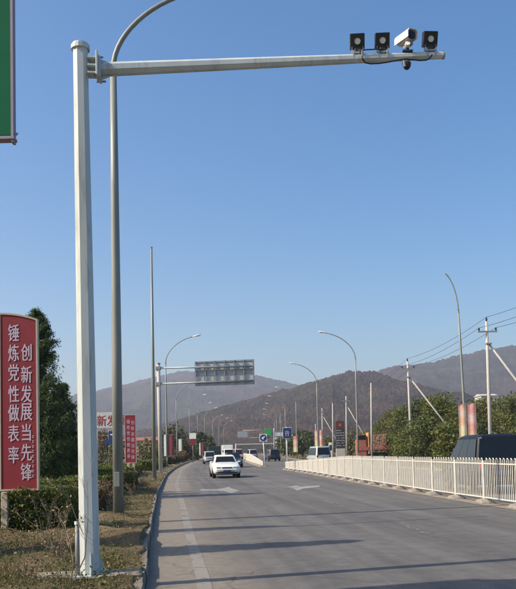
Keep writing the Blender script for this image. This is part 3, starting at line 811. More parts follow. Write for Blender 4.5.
q = G(2, 531.5, .15); Ys = q.y
W_ = at(38.3, 420, Ys).x - at(1, 420, Ys).x
zb_ = hz(20, 490, Ys) - .13; H_ = hz(1, 314, Ys) - .13 - zb_; arch_ = H_ - (hz(37.5, 320, Ys) - .13 - zb_)
sb, _ = slogan_board('red slogan board with arched top and two columns of pale characters at the left edge', at(1, 420, Ys).x, Ys, 0, W_, H_, arch_, zb_, True)
o0 = Vector((at(1, 420, Ys).x, Ys, .13))
for txt, cx, y0s, hh in (('锤炼党性做表率', 13.4, (333, 353, 372.7, 394, 413, 433.5, 455), 17.0), ('创新发展当先锋', 26.2, (352.5, 374.5, 394, 412, 432.5, 452.5, 472), 17.0)):
    for ch, yy in zip(txt, y0s):
        p = at(cx, yy, Ys - .045) - o0
        letters(ch, hh*Ys/FOC, .62, M['letter'], sb, (p.x, -.043, p.z), bold=.028)
mb = MB()
for k in range(9):
    p = at(33.8, 437 + k*4.9, Ys) - o0; s_ = Ys/FOC
    mb.box((p.x, -.044, p.z + 1.1*s_), (1.9*s_, .006, .5*s_)); mb.box((p.x, -.044, p.z - .6*s_), (1.9*s_, .006, .45*s_)); mb.box((p.x - .2*s_, -.0445, p.z + .2*s_), (.5*s_, .006, 2.9*s_))
mb.build('small_lettering', M['letter'], sb)
# smaller red board beyond the lamp post
Yb = 46; x_, w2 = at(125.3, 440, Yb).x, at(136.2, 440, Yb).x - at(125.3, 440, Yb).x
z0 = hz(130, 463, Yb) - .13; hb_ = hz(130, 415, Yb) - .13 - z0
sb2, _ = slogan_board('narrow flat-topped dark red slogan board standing beyond the nearest street lamp', x_, Yb, 0, w2, hb_, 0, z0, False)
for txt, cx in (('锤炼党性做表率', .30), ('创新发展当先锋', .70)):
    for k, ch in enumerate(txt):
        letters(ch, hb_*.085, .8, M['letter'], sb2, (w2*cx, -.043, z0 + hb_*(.86 - .12*k - (.02 if cx > .5 else 0))), bold=.0)

# green overhead sign at the upper left, its post beyond the frame
Yn = 7.3
gs = thing('overhead_sign', 'green overhead road sign panel at the top left, cut by the frame', 'road sign', (-4.75, Yn, .12))
o0 = Vector((-4.75, Yn, .12))
xr = at(15.3, 100, Yn).x - o0.x; zb_ = hz(8, 141.5, Yn) - .12; xl = xr - 2.1; ht_ = 2.2
MB().box(((xl + xr)/2, 0, zb_ + ht_/2 + .05), (xr - xl - .06, .05, ht_), 0, .004).build('sign_face', M['green_sign'], gs)
mb = MB(); cxm = (xl + xr)/2
for xx in (xr - .02, xl + .02): mb.box((xx, .0, zb_ + ht_/2 + .05), (.024, .08, ht_ + .14))
mb.box((cxm, .0, zb_ + .02), (xr - xl, .11, .026)); mb.box((cxm, .0, zb_ + ht_ + .1), (xr - xl, .11, .03))
mb.build('frame', mat('sign_edge', (.26, .22, .28), .6, .1, .1, 4), gs)
mb = MB()
for k in range(8):
    xx = xl + .12 + k*(xr - xl - .2)/7; mb.prism([(xx, .0, zb_ + .035), (xx + .05, .0, zb_ + .035), (xx + .10, .0, zb_ + .085), (xx + .05, .0, zb_ + .085)], (0, .03, 0))
mb.box((cxm, .045, zb_ + .055), (xr - xl - .08, .02, .05)); mb.build('bottom_channel', M['frame_beige'], gs)
MB().tube([(0, 0, -.1), (0, 0, zb_ + ht_*.8)], [.16, .13], 12).build('post', M['galv'], gs, True)
mb = MB()
for dz in (.5, 1.6): mb.tube([(0, .05, zb_ + dz), (xr - .15, .05, zb_ + dz)], .05, 8)
mb.build('arm', M['steel'], gs, True)

# horizontal white board with red characters, blue signs and posts on the far left
Yw = 62; a, b = at(91.5, 420, Yw), at(121.5, 420, Yw); zt, zb_ = hz(105, 412.5, Yw), hz(105, 428, Yw)
wb = thing('notice_board', 'white horizontal board with bold red characters, half hidden by the nearest street lamp', 'sign', ((a.x + b.x)/2, Yw, .12))
ww = b.x - a.x
MB().box((0, 0, (zt + zb_)/2 - .12), (ww, .06, zt - zb_), 0, .01).build('panel', M['muted_white'], wb)
letters('创新发展', (zt - zb_)*.70, .86, mat('red_letter', (.25, .035, .035), .6, 0, .1, 5), wb, (0, -.036, (zt + zb_)/2 - .17), bold=.04)
for sx in (-.32, .36): MB().tube([(sx*ww, .05, -.1), (sx*ww, .05, zb_ - .12)], .05, 8).build('post', M['frame_beige'], wb, True)
def post_sign(name, label, px, Y, ytop, ybase, panels, m_post='white', r=.04, z0=.12, lean=0.0, group=None):
    q = at(px, 450, Y); t = thing(name, label, 'road sign', (q.x, q.y, z0), 0, group); o = Vector((q.x, q.y, z0))
    zt = hz(px, ytop, Y) - z0
    MB().tube([(0, 0, -.1), (lean, 0, zt)], [r, r*.9], 10).build('post', M[m_post], t, True)
    for kind, (x0, y0, x1, y1), mm, nm in panels:
        A, B = at(x0, y1, Y) - o, at(x1, y0, Y) - o; c = ((A.x + B.x)/2, -.06 - (.012 if nm != 'sign_panel' else 0), (A.z + B.z)/2)
        if kind == 'box': MB().box(c, (B.x - A.x, .03, B.z - A.z), 0, .006).build(nm, M[mm], t)
        else:
            rr = (B.z - A.z)/2
            MB().prism([Vector((c[0] + math.cos(k)*rr, c[1] - .012, c[2] + math.sin(k)*rr)) for k in np.linspace(0, 6.283, 26)[:-1]], (0, .02, 0)).build(nm, M[mm], t)
    return t
post_sign('direction_sign', 'two blue direction signs on a pale post beyond the white notice board', 109, 70, 430.5, 452,
          [('box', (108.5, 431, 117.5, 440.5), 'blue_sign', 'sign_panel'), ('box', (104.5, 439.5, 113, 445), 'blue_sign', 'lower_panel'), ('box', (110.5, 434, 116, 435.4), 'white', 'marking')], 'frame_beige', .06)
t = post_sign('blue_square_sign', 'square dark blue sign on white post at the end of the long fence', 287, 64.5, 427, 470,
          [('box', (282.6, 427.4, 291.6, 438.6), 'muted_white', 'sign_border'), ('box', (283.1, 427.9, 291.1, 438.1), 'blue_sign', 'sign_face')], 'white', .045, 0)
o = KIDS(t)[-1]; o.location.y = -.022
q = at(287, 450, 64.5); s_ = 64.5/FOC; p = at(287, 433, 64.5) - Vector((q.x, q.y, 0))
mb = MB(); mb.box((p.x, -.115, p.z + .13), (.28, .008, .05)); mb.box((p.x, -.115, p.z + .0), (.36, .008, .05)); mb.box((p.x - .09, -.1155, p.z - .14), (.05, .008, .26)); mb.box((p.x + .09, -.1155, p.z - .14), (.05, .008, .26)); mb.build('marking', M['letter'], t)
q = at(264.5, 450, 78)
t = post_sign('round_blue_sign', 'round blue mandatory sign on pale board and leaning post at the short barrier end', 265, 77.5, 434, 467,
          [('box', (259.4, 433.8, 267, 441.8), 'muted_white', 'sign_panel'), ('disc', (259.9, 434.5, 266.7, 441.3), 'blue_sign', 'disc')], 'white', .05, 0, lean=-.2)
A = at(263.2, 438, 77.5) - Vector((at(265, 450, 77.5).x, 77.5, 0))
MB().prism([A + Vector((-.17, -.085, -.03)), A + Vector((.02, -.085, -.2)), A + Vector((.02, -.085, -.06)), A + Vector((.18, -.085, .12)), A + Vector((.10, -.085, .19)), A + Vector((-.05, -.085, .05)), A + Vector((-.12, -.085, .12))], (0, -.012, 0)).build('arrow', M['white'], t)
t = post_sign('warning_sign', 'white square plate above a red disc on a grey post, far left roadside', 193, 118, 433, 456,
          [('box', (189.3, 433, 196, 439), 'white', 'sign_panel'), ('disc', (189.2, 438.6, 196.4, 445.4), 'red', 'disc')], 'steel', .06)

# ------------------------------------------------------------------ banners on lamp posts
def banner_mat(name, stops, s=1.1):
    m = bpy.data.materials.new(name); t, b = nodes(m); v = coord(t)
    sp = t.nodes.new('ShaderNodeSeparateXYZ'); t.links.new(v, sp.inputs[0])
    n = noise(t, 2.2, 4, .6, v)
    f = mth(t, 'ADD', mth(t, 'MULTIPLY', sp.outputs[2], s), mth(t, 'MULTIPLY', mth(t, 'SUBTRACT', n, .5), .9))
    t.links.new(ramp(t, f, stops), b.inputs['Base Color']); setin(b, 'Roughness', .7); return m
M['banner_orange'] = banner_mat('orange_banner_print', [(.0, (.78, .62, .30)), (.25, (.78, .66, .42)), (.5, (.74, .42, .27)), (.75, (.76, .60, .50)), (1.0, (.66, .28, .20))], .45)
M['banner_pink'] = banner_mat('pink_banner_print', [(.0, (.76, .56, .32)), (.3, (.70, .30, .24)), (.55, (.76, .56, .50)), (.8, (.68, .28, .25)), (1.0, (.70, .42, .36))], .45)
M['banner_pale'] = banner_mat('pale_banner_print', [(.0, (.62, .60, .45)), (.5, (.66, .68, .60)), (1.0, (.55, .62, .52))], .45)
M['banner_red'] = banner_mat('dark_red_banner_print', [(.0, (.13, .025, .03)), (1.0, (.16, .03, .035))], .45)
def banner(label, x0, y0, x1, y1, Y, m, group='printed banners hung on street lamps'):
    A, B = at(x0, y1, Y), at(x1, y0, Y); w_, h_ = B.x - A.x, B.z - A.z
    t = thing('banner', label, 'banner', ((A.x + B.x)/2, Y, A.z), 0, group)
    vs = []; n = 9
    for k in range(n):
        x = -w_/2 + w_*k/(n - 1); vs.append((x, .02*math.sin(k*.9) - .02))
    mb = MB(); ol = [(x, y, 0) for x, y in vs] + [(x, y + .012, 0) for x, y in vs[::-1]]
    mb.prism(ol, (0, 0, h_)); mb.build('cloth', M[m], t)
    mb = MB()
    for zz in (-.015, h_ + .015): mb.tube([(-w_/2 - .04, -.02, zz), (w_/2 + .04, -.02, zz)], .018, 6)
    mb.build('rod', M['steel'], t)
q = at(466.8, 440, 49.6)
banner('wide orange and yellow banner left of the lamp post above the dark minivan', 459.3, 404, 466, 438.5, 49.45, 'banner_orange')
banner('pink and orange banner right of the lamp post above the dark minivan', 468.2, 403.6, 475.8, 437.5, 49.45, 'banner_pink')
banner('orange banner behind the silver-white van, left of its lamp post', 314.6, 430, 318, 447, 99.8, 'banner_orange')
banner('red and pink banner behind the silver-white van, right of its lamp post', 319.2, 430, 322.4, 447, 99.8, 'banner_pink')
banner('pale orange banner on the lamp post between blue sign and silver-white van', 293.2, 436, 297.4, 452, 131.8, 'banner_orange')
banner('tall pale green-white banner on the lamp post beyond the gantry', 163.8, 434.5, 166.6, 456, 74.8, 'banner_pale')
banner('dark red banner on the lamp post beyond the gantry', 168.2, 435, 174, 456, 74.8, 'banner_red')
banner('small white banner on the second lamp post beyond the gantry', 178.4, 439, 182, 451, 119.7, 'banner_pale')
banner('narrow white banner beside a dark red one on the far left roadside', 199.2, 443, 200.7, 455, 128, 'banner_pale')
banner('small dark red banner beside a narrow white one on the far left roadside', 201, 442.5, 204.4, 456, 128, 'banner_red')

# ------------------------------------------------------------------ fences on the median
def path_at(P, s):
    P = [Vector((x, y, 0)) for x, y in P]; acc = 0
    for a, b in zip(P, P[1:]):
        L = (b - a).length
        if acc + L >= s: return a.lerp(b, (s - acc)/L)
        acc += L
    return P[-1]
def plen(P): return sum((Vector((*b, 0)) - Vector((*a, 0))).length for a, b in zip(P, P[1:]))
F1 = [tuple(p) for p in smooth_curve([(7.25, 13.5), (6.75, 17.7), (6.5, 20), (5.85, 25.3), (5.3, 31), (4.2, 43.5), (2.95, 57), (2.15, 63.9)], 1.0)]
F2 = [tuple(p) for p in smooth_curve([(.37, 77.8), (-.15, 88), (-1.05, 105), (-2.6, 140), (-4.6, 190)], 1.5)]
M['block'] = mat('weathered_block', (.23, .205, .175), .9, 0, .25, 6, dirt=(.12, .10, .08), bmp=.5)
def hair(mb, x0, x1, zb, zt, th, O, dx, dn):
    """two uprights joined by a round top"""
    pts = [(x0, zb), (x0, zt - (x1 - x0)/2)]
    cxm, rr = (x0 + x1)/2, (x1 - x0)/2
    for k in range(1, 6): pts.append((cxm - rr*math.cos(k*math.pi/6), zt - rr + rr*math.sin(k*math.pi/6)))
    pts += [(x1, zt - rr), (x1, zb)]
    mb.tube([O + dx*x + Vector((0, 0, z)) for x, z in pts], th, 4, caps=False)
def fence(label, P, hfun, bay, nh, rad, group):
    Ltot = plen(P); nbay = int(round(Ltot/bay)); bay = Ltot/nbay
    o0 = path_at(P, 0); t = thing('median_fence', label, 'fence', (o0.x, o0.y, 0), 0, group)
    for k in range(nbay + 1):
        p = path_at(P, min(k*bay, Ltot - 1e-4)) - o0; h = hfun((k*bay)/Ltot)
        q = path_at(P, min(k*bay + .3, Ltot)) - path_at(P, max(0, min(k*bay + .3, Ltot) - .6)); rz = math.atan2(q.y, q.x)
        MB().box((p.x, p.y, h*.46 + .03), (.095, .06, h*.92), rz, .006).build('post', M['cream'], t)
        c, s = math.cos(rz), math.sin(rz)
        prof = [(-.30, .012), (-.26, .07), (-.13, .135), (.13, .14), (.26, .068), (.31, .012)]
        M_ = Matrix.Rotation(rz, 3, 'Z')
        secs = []
        for yy, kz in ((-.24, .2), (-.17, .75), (.0, 1.0), (.17, .75), (.24, .2)):
            secs.append([p + M_ @ Vector((x*(.8 + .2*kz), yy, .012 + (z - .012)*kz)) for x, z in prof])
        MB().loft(secs).build('base_block', M['block'], t)
        if k == nbay: break
        p2 = path_at(P, min((k + 1)*bay, Ltot - 1e-4)) - o0; h2 = hfun(((k + 1)*bay)/Ltot)
        d = p2 - p; L = d.length; dx = d/L; mb = MB(); O = p.copy()
        for i in range(nh):
            xa = .05 + (L - .1)*(i + .02)/nh; xb = .05 + (L - .1)*(i + .52)/nh; hh = h + (h2 - h)*(xa/L)
            hair(mb, xa, xb, .17, hh, rad, O, dx, None)
        rzd = math.atan2(d.y, d.x)
        for fz in (.0, 1.0):
            za, zb2 = (.17, .17) if fz == 0 else (h*.88, h2*.88)
            a_, b_ = O + dx*.03 + Vector((0, 0, za)), O + dx*(L - .03) + Vector((0, 0, zb2))
            mb.tube([a_, b_], .024, 4, twist=R(45))
        mb.build('panel', M['cream'], t, fix=False)
    return t
fence('long cream picket fence on concrete feet along the right edge of the near road', F1, lambda u: 1.26 if u < .52 else 1.26 - .58*((u - .52)/.48), 2.15, 9, .0135, 'cream median fences')
fence('short cream median barrier starting low at the round blue sign, beyond the gap', F2, lambda u: .55 + .65*min(1, u/.25), 2.2, 9, .017, 'cream median fences')
f1x = lambda y: float(np.interp(y, [p[1] for p in F1], [p[0] for p in F1])); f2x = lambda y: float(np.interp(y, [p[1] for p in F2], [p[0] for p in F2]))
strip('median_strip', lambda y: f1x(y) - .34 + .10*float(fbm(np.array(y*.7), np.array(1.0), 3)), lambda y: f1x(y) + .55, .008, M['dust'], 3, ys=np.arange(13.5, 64.1, .5))
strip('median_strip', lambda y: f2x(y) - .4, lambda y: f2x(y) + .5, .008, M['dust'], 3, ys=np.arange(77, 189, 2))

# ------------------------------------------------------------------ vehicles (local +X is forward)
def wheel(t, x, y, r, wd=.2):
    s = 1 if y > 0 else -1
    w_ = MB(); n = 22
    prof = [(r*.62, -wd/2), (r*.93, -wd/2), (r, -wd*.33), (r, wd*.33), (r*.93, wd/2), (r*.62, wd/2)]
    vs = []; fs = []
    for k in range(n):
        a = 2*math.pi*k/n
        for pr, py in prof: vs.append((x + pr*math.cos(a), y + py, r + pr*math.sin(a)))
    m = len(prof)
    for k in range(n):
        l = (k + 1) % n
        for j in range(m): fs.append((k*m + j, k*m + (j+1) % m, l*m + (j+1) % m, l*m + j))
    wo = w_.add(vs, fs).build('wheel', M['tyre'], t)
    rm = MB(); rm.tube([(x, y - s*wd*.2, r), (x, y + s*wd*.38, r)], r*.615, 18)
    rm.build('rim', M['chrome'], wo)
def vehicle(name, label, cat, x, y, heading, L, W, H, paint, kind='sedan', group=None, front=True, plate='plate_blue', simple=False, z=0.0):
    """heading: direction of local +X in the plan"""
    t = thing(name, label, cat, (x, y, z), heading, group)
    h = W/2
    if kind == 'sedan':
        st = [(-.50, .70, .86), (-.49, .40, .90), (-.455, .30, .93), (-.36, .22, .97), (-.2, .20, .985), (.05, .20, .985), (.20, .20, .95), (.32, .22, .86), (.42, .25, .79), (.475, .30, .72), (.493, .36, .66), (.5, .42, .55)]
        belt = [.86, .90, .93, .95, .95, .95, .95, .93, .90, .90, .88, .86]
        cab = dict(b=(-.40, .225), r=(-.22, .055), zb=.90, side=(-.37, .185))
    elif kind == 'suv':
        st = [(-.50, .55, .95), (-.49, .42, 1.0), (-.46, .34, 1.05), (-.36, .28, 1.07), (-.2, .25, 1.08), (.05, .25, 1.08), (.22, .25, 1.06), (.34, .28, 1.03), (.43, .32, .98), (.48, .38, .90), (.5, .45, .72)]
        belt = None; cab = dict(b=(-.495, .27), r=(-.44, .11), zb=1.02, side=(-.46, .22))
    elif kind == 'mpv':
        st = [(-.50, .50, .95), (-.492, .38, 1.02), (-.46, .30, 1.04), (-.2, .24, 1.05), (.05, .24, 1.05), (.22, .24, 1.03), (.33, .26, .98), (.43, .30, .88), (.485, .36, .76), (.5, .44, .62)]
        belt = None; cab = dict(b=(-.485, .34), r=(-.43, .06), zb=1.0, side=(-.46, .3))
    else:   # van
        st = [(-.50, .50, .95), (-.492, .38, 1.0), (-.46, .30, 1.02), (-.2, .24, 1.03), (.05, .24, 1.03), (.25, .24, 1.0), (.36, .26, .97), (.44, .30, .92), (.485, .36, .84), (.5, .44, .66)]
        belt = None; cab = dict(b=(-.495, .40), r=(-.455, .23), zb=.97, side=(-.465, .36))
    secs = []
    for (sx, zb, zt) in st:
        e = 1 - .26*max(0, (abs(sx) - .40)/.10)**2
        hw = h*e; zm = (zb + zt)/2
        half = [(hw*.80, zb), (hw*.95, zb + .06), (hw*1.0, zm), (hw*.985, zt - .10), (hw*.93, zt - .03), (hw*.80, zt), (hw*.4, zt + .018)]
        ring = half + [(-a, b) for a, b in half[::-1]]
        secs.append([Vector((sx*L, a, b)) for a, b in ring])
    MB().loft(secs).build('body', M[paint], t, True)
    # cabin: pillars and roof
    bx0, bx1 = cab['b'][0]*L, cab['b'][1]*L; rx0, rx1 = cab['r'][0]*L, cab['r'][1]*L; zb = cab['zb'] - .05; zt = H
    wb_, wr = h*.92, h*(.70 if kind == 'sedan' else .74 if kind == 'mpv' else .78)
    def P_(u, v, s):       # u along, v up, s side -1..1
        x = (bx0 + (bx1 - bx0)*u)*(1 - v) + (rx0 + (rx1 - rx0)*u)*v
        return Vector((x, s*(wb_*(1 - v) + wr*v), zb + (zt - .06 - zb)*v))
    sec4 = []; RG_ = ((0, -.86), (.04, -1), (.5, -1.03), (.96, -1), (1, -.86), (1.012, 0), (1, .86), (.96, 1), (.5, 1.03), (.04, 1), (0, .86), (-.012, 0))
    for v in (0, .25, .5, .75, .96):
        ins = .03*max(0, v - .9)*10*.6
        ring = []
        for (u, s) in ((0, -.86), (.04, -1), (.5, -1.03), (.96, -1), (1, -.86), (1.012, 0), (1, .86), (.96, 1), (.5, 1.03), (.04, 1), (0, .86), (-.012, 0)):
            q = P_(u, v, s*(1 - ins)); ring.append(q)
        sec4.append(ring)
    for ins_, dz_ in (((.015, .05), (.045, .022)) if kind != 'mpv' else ((.03, .055), (.075, .035), (.13, .018))):
        ring = []
        for (u, s) in RG_:
            q = P_(.5 + (u - .5)*(1 - ins_*.8), 1, s*(1 - ins_*1.5)); q.z = zt - dz_; ring.append(q)
        sec4.append(ring)
    roof = []
    for k, (u, s) in enumerate(((0, -.86), (.04, -1), (.5, -1.03), (.96, -1), (1, -.86), (1.012, 0), (1, .86), (.96, 1), (.5, 1.03), (.04, 1), (0, .86), (-.012, 0))):
        q = P_(.5 + (u - .5)*.86, 1, s*.78); q.z = zt; roof.append(q)
    sec4.append(roof)
    MB().loft(sec4).build('cabin', M[paint], t, False)
    # glass, a few mm proud of the cabin
    def pane(nm, quad, off):
        a = [Vector(q) + Vector(off)*1.0 for q in quad]; MB().prism(a, Vector(off)*-.6).build(nm, M['glass'], t)
    v0, v1 = .16, .90
    fo = lambda s0, s1, vv, uu, ex: [P_(uu, vv[0], s0) + Vector((ex, 0, 0)), P_(uu, vv[0], s1) + Vector((ex, 0, 0)), P_(uu, vv[1], s1) + Vector((ex, 0, 0)), P_(uu, vv[1], s0) + Vector((ex, 0, 0))]
    pane('windscreen', fo(-.84, .84, (v0 - .06, v1), 1.0, .024*L/4), (.016, 0, .008))
    pane('rear_window', fo(-.82 if kind != 'mpv' else -.97, .82 if kind != 'mpv' else .97, (v0 + .02, v1), 0.0, -.024*L/4), (-.016, 0, .008))
    for s in (-1, 1):
        cuts = ((.05, .34), (.35, .62), (.63, .93)) if kind != 'sedan' else ((.12, .50), (.53, .90))
        for (ua, ub) in cuts:
            pane('side_window', [P_(ua, v0, s*1.03), P_(ub, v0, s*1.03), P_(ub if ub < .9 else ub - .03, v1, s*1.03), P_(ua, v1, s*1.03)], (0, s*.012, .002))
    r = .30 if kind == 'sedan' else .34
    for sx in (.31, -.30):
        for s in (-1, 1):
            wheel(t, sx*L, s*(h - .10), r)
    for sx in (.31, -.30):
        for s in (-1, 1):
            mb = MB(); cx_ = sx*L; ring = [Vector((cx_ + math.cos(a)*r*1.16, s*(h*.97), r + math.sin(a)*r*1.16)) for a in np.linspace(-.15, math.pi + .15, 14)]
            mb.prism(ring, (0, s*.035, 0)); mb.build('wheel_arch', M['dark'], t)
    xf = L*.5; zt_f = st[-1][2]
    if not simple or front:
        zl = .66 if kind == 'sedan' else .82
        for s in (-1, 1): MB().box((xf - .055, s*h*.60, zl - .02), (.09, h*.34, .105), 0, .015).build('headlight', M['headlight'], t)
        MB().box((xf - .02, 0, zl - .02), (.06, h*.74, .07), 0, .012).build('grille', M['dark'], t)
        MB().box((xf + .005, 0, .36), (.07, h*1.55, .09), 0, .02).build('bumper_intake', M['dark'], t)
        MB().box((xf + .045, 0, .43), (.012, .46, .14)).build('number_plate', M[plate], t)
        MB().box((xf - .02, 0, .245), (.10, h*1.6, .05), 0, .02).build('front_lip', M['dark'], t)
        for s in (-1, 1): MB().box((xf - .005, s*h*.66, .37), (.085, h*.18, .075), 0, .012).build('fog_lamp', M['headlight'], t)
    if not simple or not front:
        zl = .72 if kind == 'sedan' else .95
        for s in (-1, 1): MB().box((-xf + .035, s*h*.74, zl), (.07, h*.2, .22 if kind != 'sedan' else .13), 0, .015).build('tail_light', M['tail'], t)
        MB().box((-xf - .012, 0, .48), (.08, h*1.6, .14), 0, .02).build('rear_bumper', M['dark'], t)
        MB().box((-xf - .004, 0, .72), (.02, .46, .14)).build('number_plate', M[plate], t)
    for s in (-1, 1):
        mb = MB(); p = P_(.93, .12, s*1.0); mb.box((p.x, p.y + s*.11, p.z + .06), (.09, .18, .12), 0, .025); mb.build('mirror', M[paint], t)
    mb = MB()
    for s in (-1, 1) if not simple else (): mb.box((P_(.99, .12, 0).x + .05, s*h*.32, zb + .085), (.015, h*.5, .012), s*.05)
    if not simple: mb.build('wiper', M['dark'], t)
    return t
def toward(px, py): q = G(px, py); return q
UPR = math.atan2(52, -6.4)                    # plan direction of the road, away from the camera
q = G(223, 478.4); xw, yw = q.x, q.y + 2.1
wc = vehicle('white_saloon', 'white saloon driving towards the viewer in the left lane', 'car', xw, yw, UPR + math.pi, 4.3, 1.68, 1.41, 'car_white', 'sedan')
q = at(479, 440, 26.3)
mv = vehicle('dark_minivan', 'dark navy minivan behind the long cream fence, driving away', 'minivan', 7.95, 28.0, UPR - R(5.5), 4.7, 1.86, 1.99, 'car_navy', 'mpv', front=False)
q = at(320, 455, 76); vehicle('delivery_van', 'silver-white van seen from behind, beyond the fence, below the orange banner', 'van', q.x, q.y + 2, UPR + R(3), 4.2, 1.68, 1.93, 'car_silver', 'van', front=False, simple=True)
q = at(272.3, 455, 118); vehicle('black_off_roader', 'black off-roader seen from behind between the blue signs', 'car', q.x, q.y + 2.2, UPR + R(4), 4.5, 1.86, 1.80, 'car_black', 'suv', front=False, simple=True)
q = at(208.3, 455, 105); vehicle('silver_people_carrier', 'silver people carrier close to the left kerb, behind the white saloon', 'car', q.x, q.y + 2, UPR + math.pi, 4.2, 1.66, 1.72, 'car_silver', 'van', simple=True)
q = at(231.8, 455, 78); vehicle('black_saloon', 'black saloon half hidden behind the white saloon', 'car', q.x, q.y + 2, UPR + math.pi, 4.5, 1.76, 1.50, 'car_black', 'sedan', simple=True)
q = at(238, 450, 150); vehicle('red_white_minibus', 'small pale red minibus far down the left road', 'minibus', q.x, q.y, UPR + math.pi, 4.4, 1.75, 2.1, 'car_pale_red', 'van', simple=True)
q = at(252, 450, 145); vehicle('pale_estate', 'pale silver van driving away beyond the short barrier', 'van', q.x, q.y, UPR, 4.3, 1.75, 1.95, 'car_silver', 'van', front=False, simple=True)
q = at(98.5, 455, 72); vehicle('parked_grey_car', 'dark grey car parked beyond the hedges below the white notice board', 'car', q.x - 1, q.y, R(15), 4.4, 1.72, 1.47, 'truck_green', 'sedan', z=.12)
def box_truck(name, label, x, y, heading, W, H, L, body, cabm):
    t = thing(name, label, 'truck', (x, y, 0), heading)
    MB().box((L*.5 - .8, 0, .55 + (H*.72 - .5)/2), (1.5, W*.94, H*.72 - .45), 0, .12).build('cab', M[cabm], t)
    MB().box((L*.5 - .045, 0, H*.60), (.02, W*.78, H*.2), 0, .0).build('windscreen', M['glass'], t)
    for s in (-1, 1):
        MB().box((L*.5 - .7, s*W*.475, H*.6), (.8, .02, H*.18)).build('side_window', M['glass'], t)
        MB().box((L*.5 - .04, s*W*.36, .8), (.04, .28, .18), 0, .01).build('headlight', M['headlight'], t)
        MB().box((L*.5 - .35, s*W*.56, H*.62), (.07, .14, .3), 0, .02).build('mirror', M['dark'], t)
    MB().box((-.85, 0, .85 + (H - .85)/2), (L - 1.75, W, H - .85), 0, .04).build('cargo_box', M[body], t)
    MB().box((-.2, 0, .62), (L - .5, W*.5, .2)).build('chassis', M['dark'], t)
    MB().box((L*.5 - .02, 0, .5), (.1, W*.9, .2), 0, .02).build('bumper', M['dark'], t)
    MB().box((L*.5 + .035, 0, .52), (.012, .44, .13)).build('number_plate', M['plate_blue'], t)
    for sx in (L*.5 - .9, -L*.5 + .9):
        for s in (-1, 1): wheel(t, sx, s*(W/2 - .14), .40, .26)
    return t
q = at(227, 450, 132); box_truck('white_box_truck', 'white box truck coming down the left road behind the white saloon', q.x, q.y + 2, UPR + math.pi, 1.75, 2.75, 5.2, 'car_white', 'car_white')
q = at(213, 450, 140); box_truck('dark_box_truck', 'dark green lorry behind the silver people carrier, far left road', q.x, q.y + 3, UPR + math.pi, 2.2, 2.6, 6.5, 'truck_green', 'truck_green')

# brick-laden truck on the right roadside
Yt = 92; A, B = at(356, 448, Yt), at(387.5, 448, Yt); Lt = B.x - A.x
bt = thing('brick_truck', 'open red truck loaded with bricks parked on the right roadside', 'truck', ((A.x + B.x)/2, Yt, .1), 0)
z = lambda py: hz(371, py, Yt) - .1
hl = Lt/2
MB().box((-hl + .62, 0, (z(434.6) + .55)/2), (1.22, 1.7, z(434.6) - .55), 0, .16).build('cab', M['orange'], bt)
MB().box((-hl + .62, -.853, z(437.3)), (.95, .02, .55)).build('side_window', M['glass'], bt)
MB().box((-hl + .005, 0, z(437.5)), (.02, 1.3, .42)).build('windscreen', M['glass'], bt)
MB().box((-hl + 1.40, 0, (z(433)+.7)/2 + .1), (.16, 1.75, z(433) - .8), 0, .02).build('headboard', mat('faded_orange_board', (.52, .27, .14), .7, 0, .15, 3), bt)
zb_ = z(449)
mb = MB(); mb.box((.75, -.88, zb_ + .18), (Lt - 1.55, .05, .55)); mb.box((.75, .88, zb_ + .18), (Lt - 1.55, .05, .55)); mb.box((hl - .03, 0, zb_ + .25), (.05, 1.72, .62)); mb.box((-hl + .66, -.88, zb_ + .05), (1.36, .05, .42)); mb.build('side_boards', mat('red_side_board', (.34, .09, .08), .7, 0, .35, 5, dirt=(.5, .34, .3)), bt)
mb = MB(); mb.box((.75, 0, zb_ - .08), (Lt - 1.5, 1.74, .1)); mb.build('bed', M['dark'], bt)
bk = MB(); nx = int((Lt - 1.75)/.26); zlev = max(3, int((z(434.5) - zb_)/.13))
for k in range(nx):
    for j in range(zlev):
        for yy in (-.72, -.35, .05, .45):
            if j == zlev - 1 and rnd.random() < .35: continue
            bk.box((-hl + 1.72 + k*.26 + rnd.uniform(-.02, .02), yy + rnd.uniform(-.03, .03), zb_ + .06 + j*.13), (.24, .34, .115), rnd.uniform(-.06, .06))
bk.build('brick_load', mat('stacked_bricks', (.36, .22, .155), .9, 0, .45, 3.5), bt)
MB().box((.1, 0, .78), (Lt - .4, 1.3, .46), 0, .03).build('chassis', M['dark'], bt)
for sx in (-hl + .75, hl - .85):
    for s in (-1, 1): wheel(bt, sx, s*.72, .40, .24)

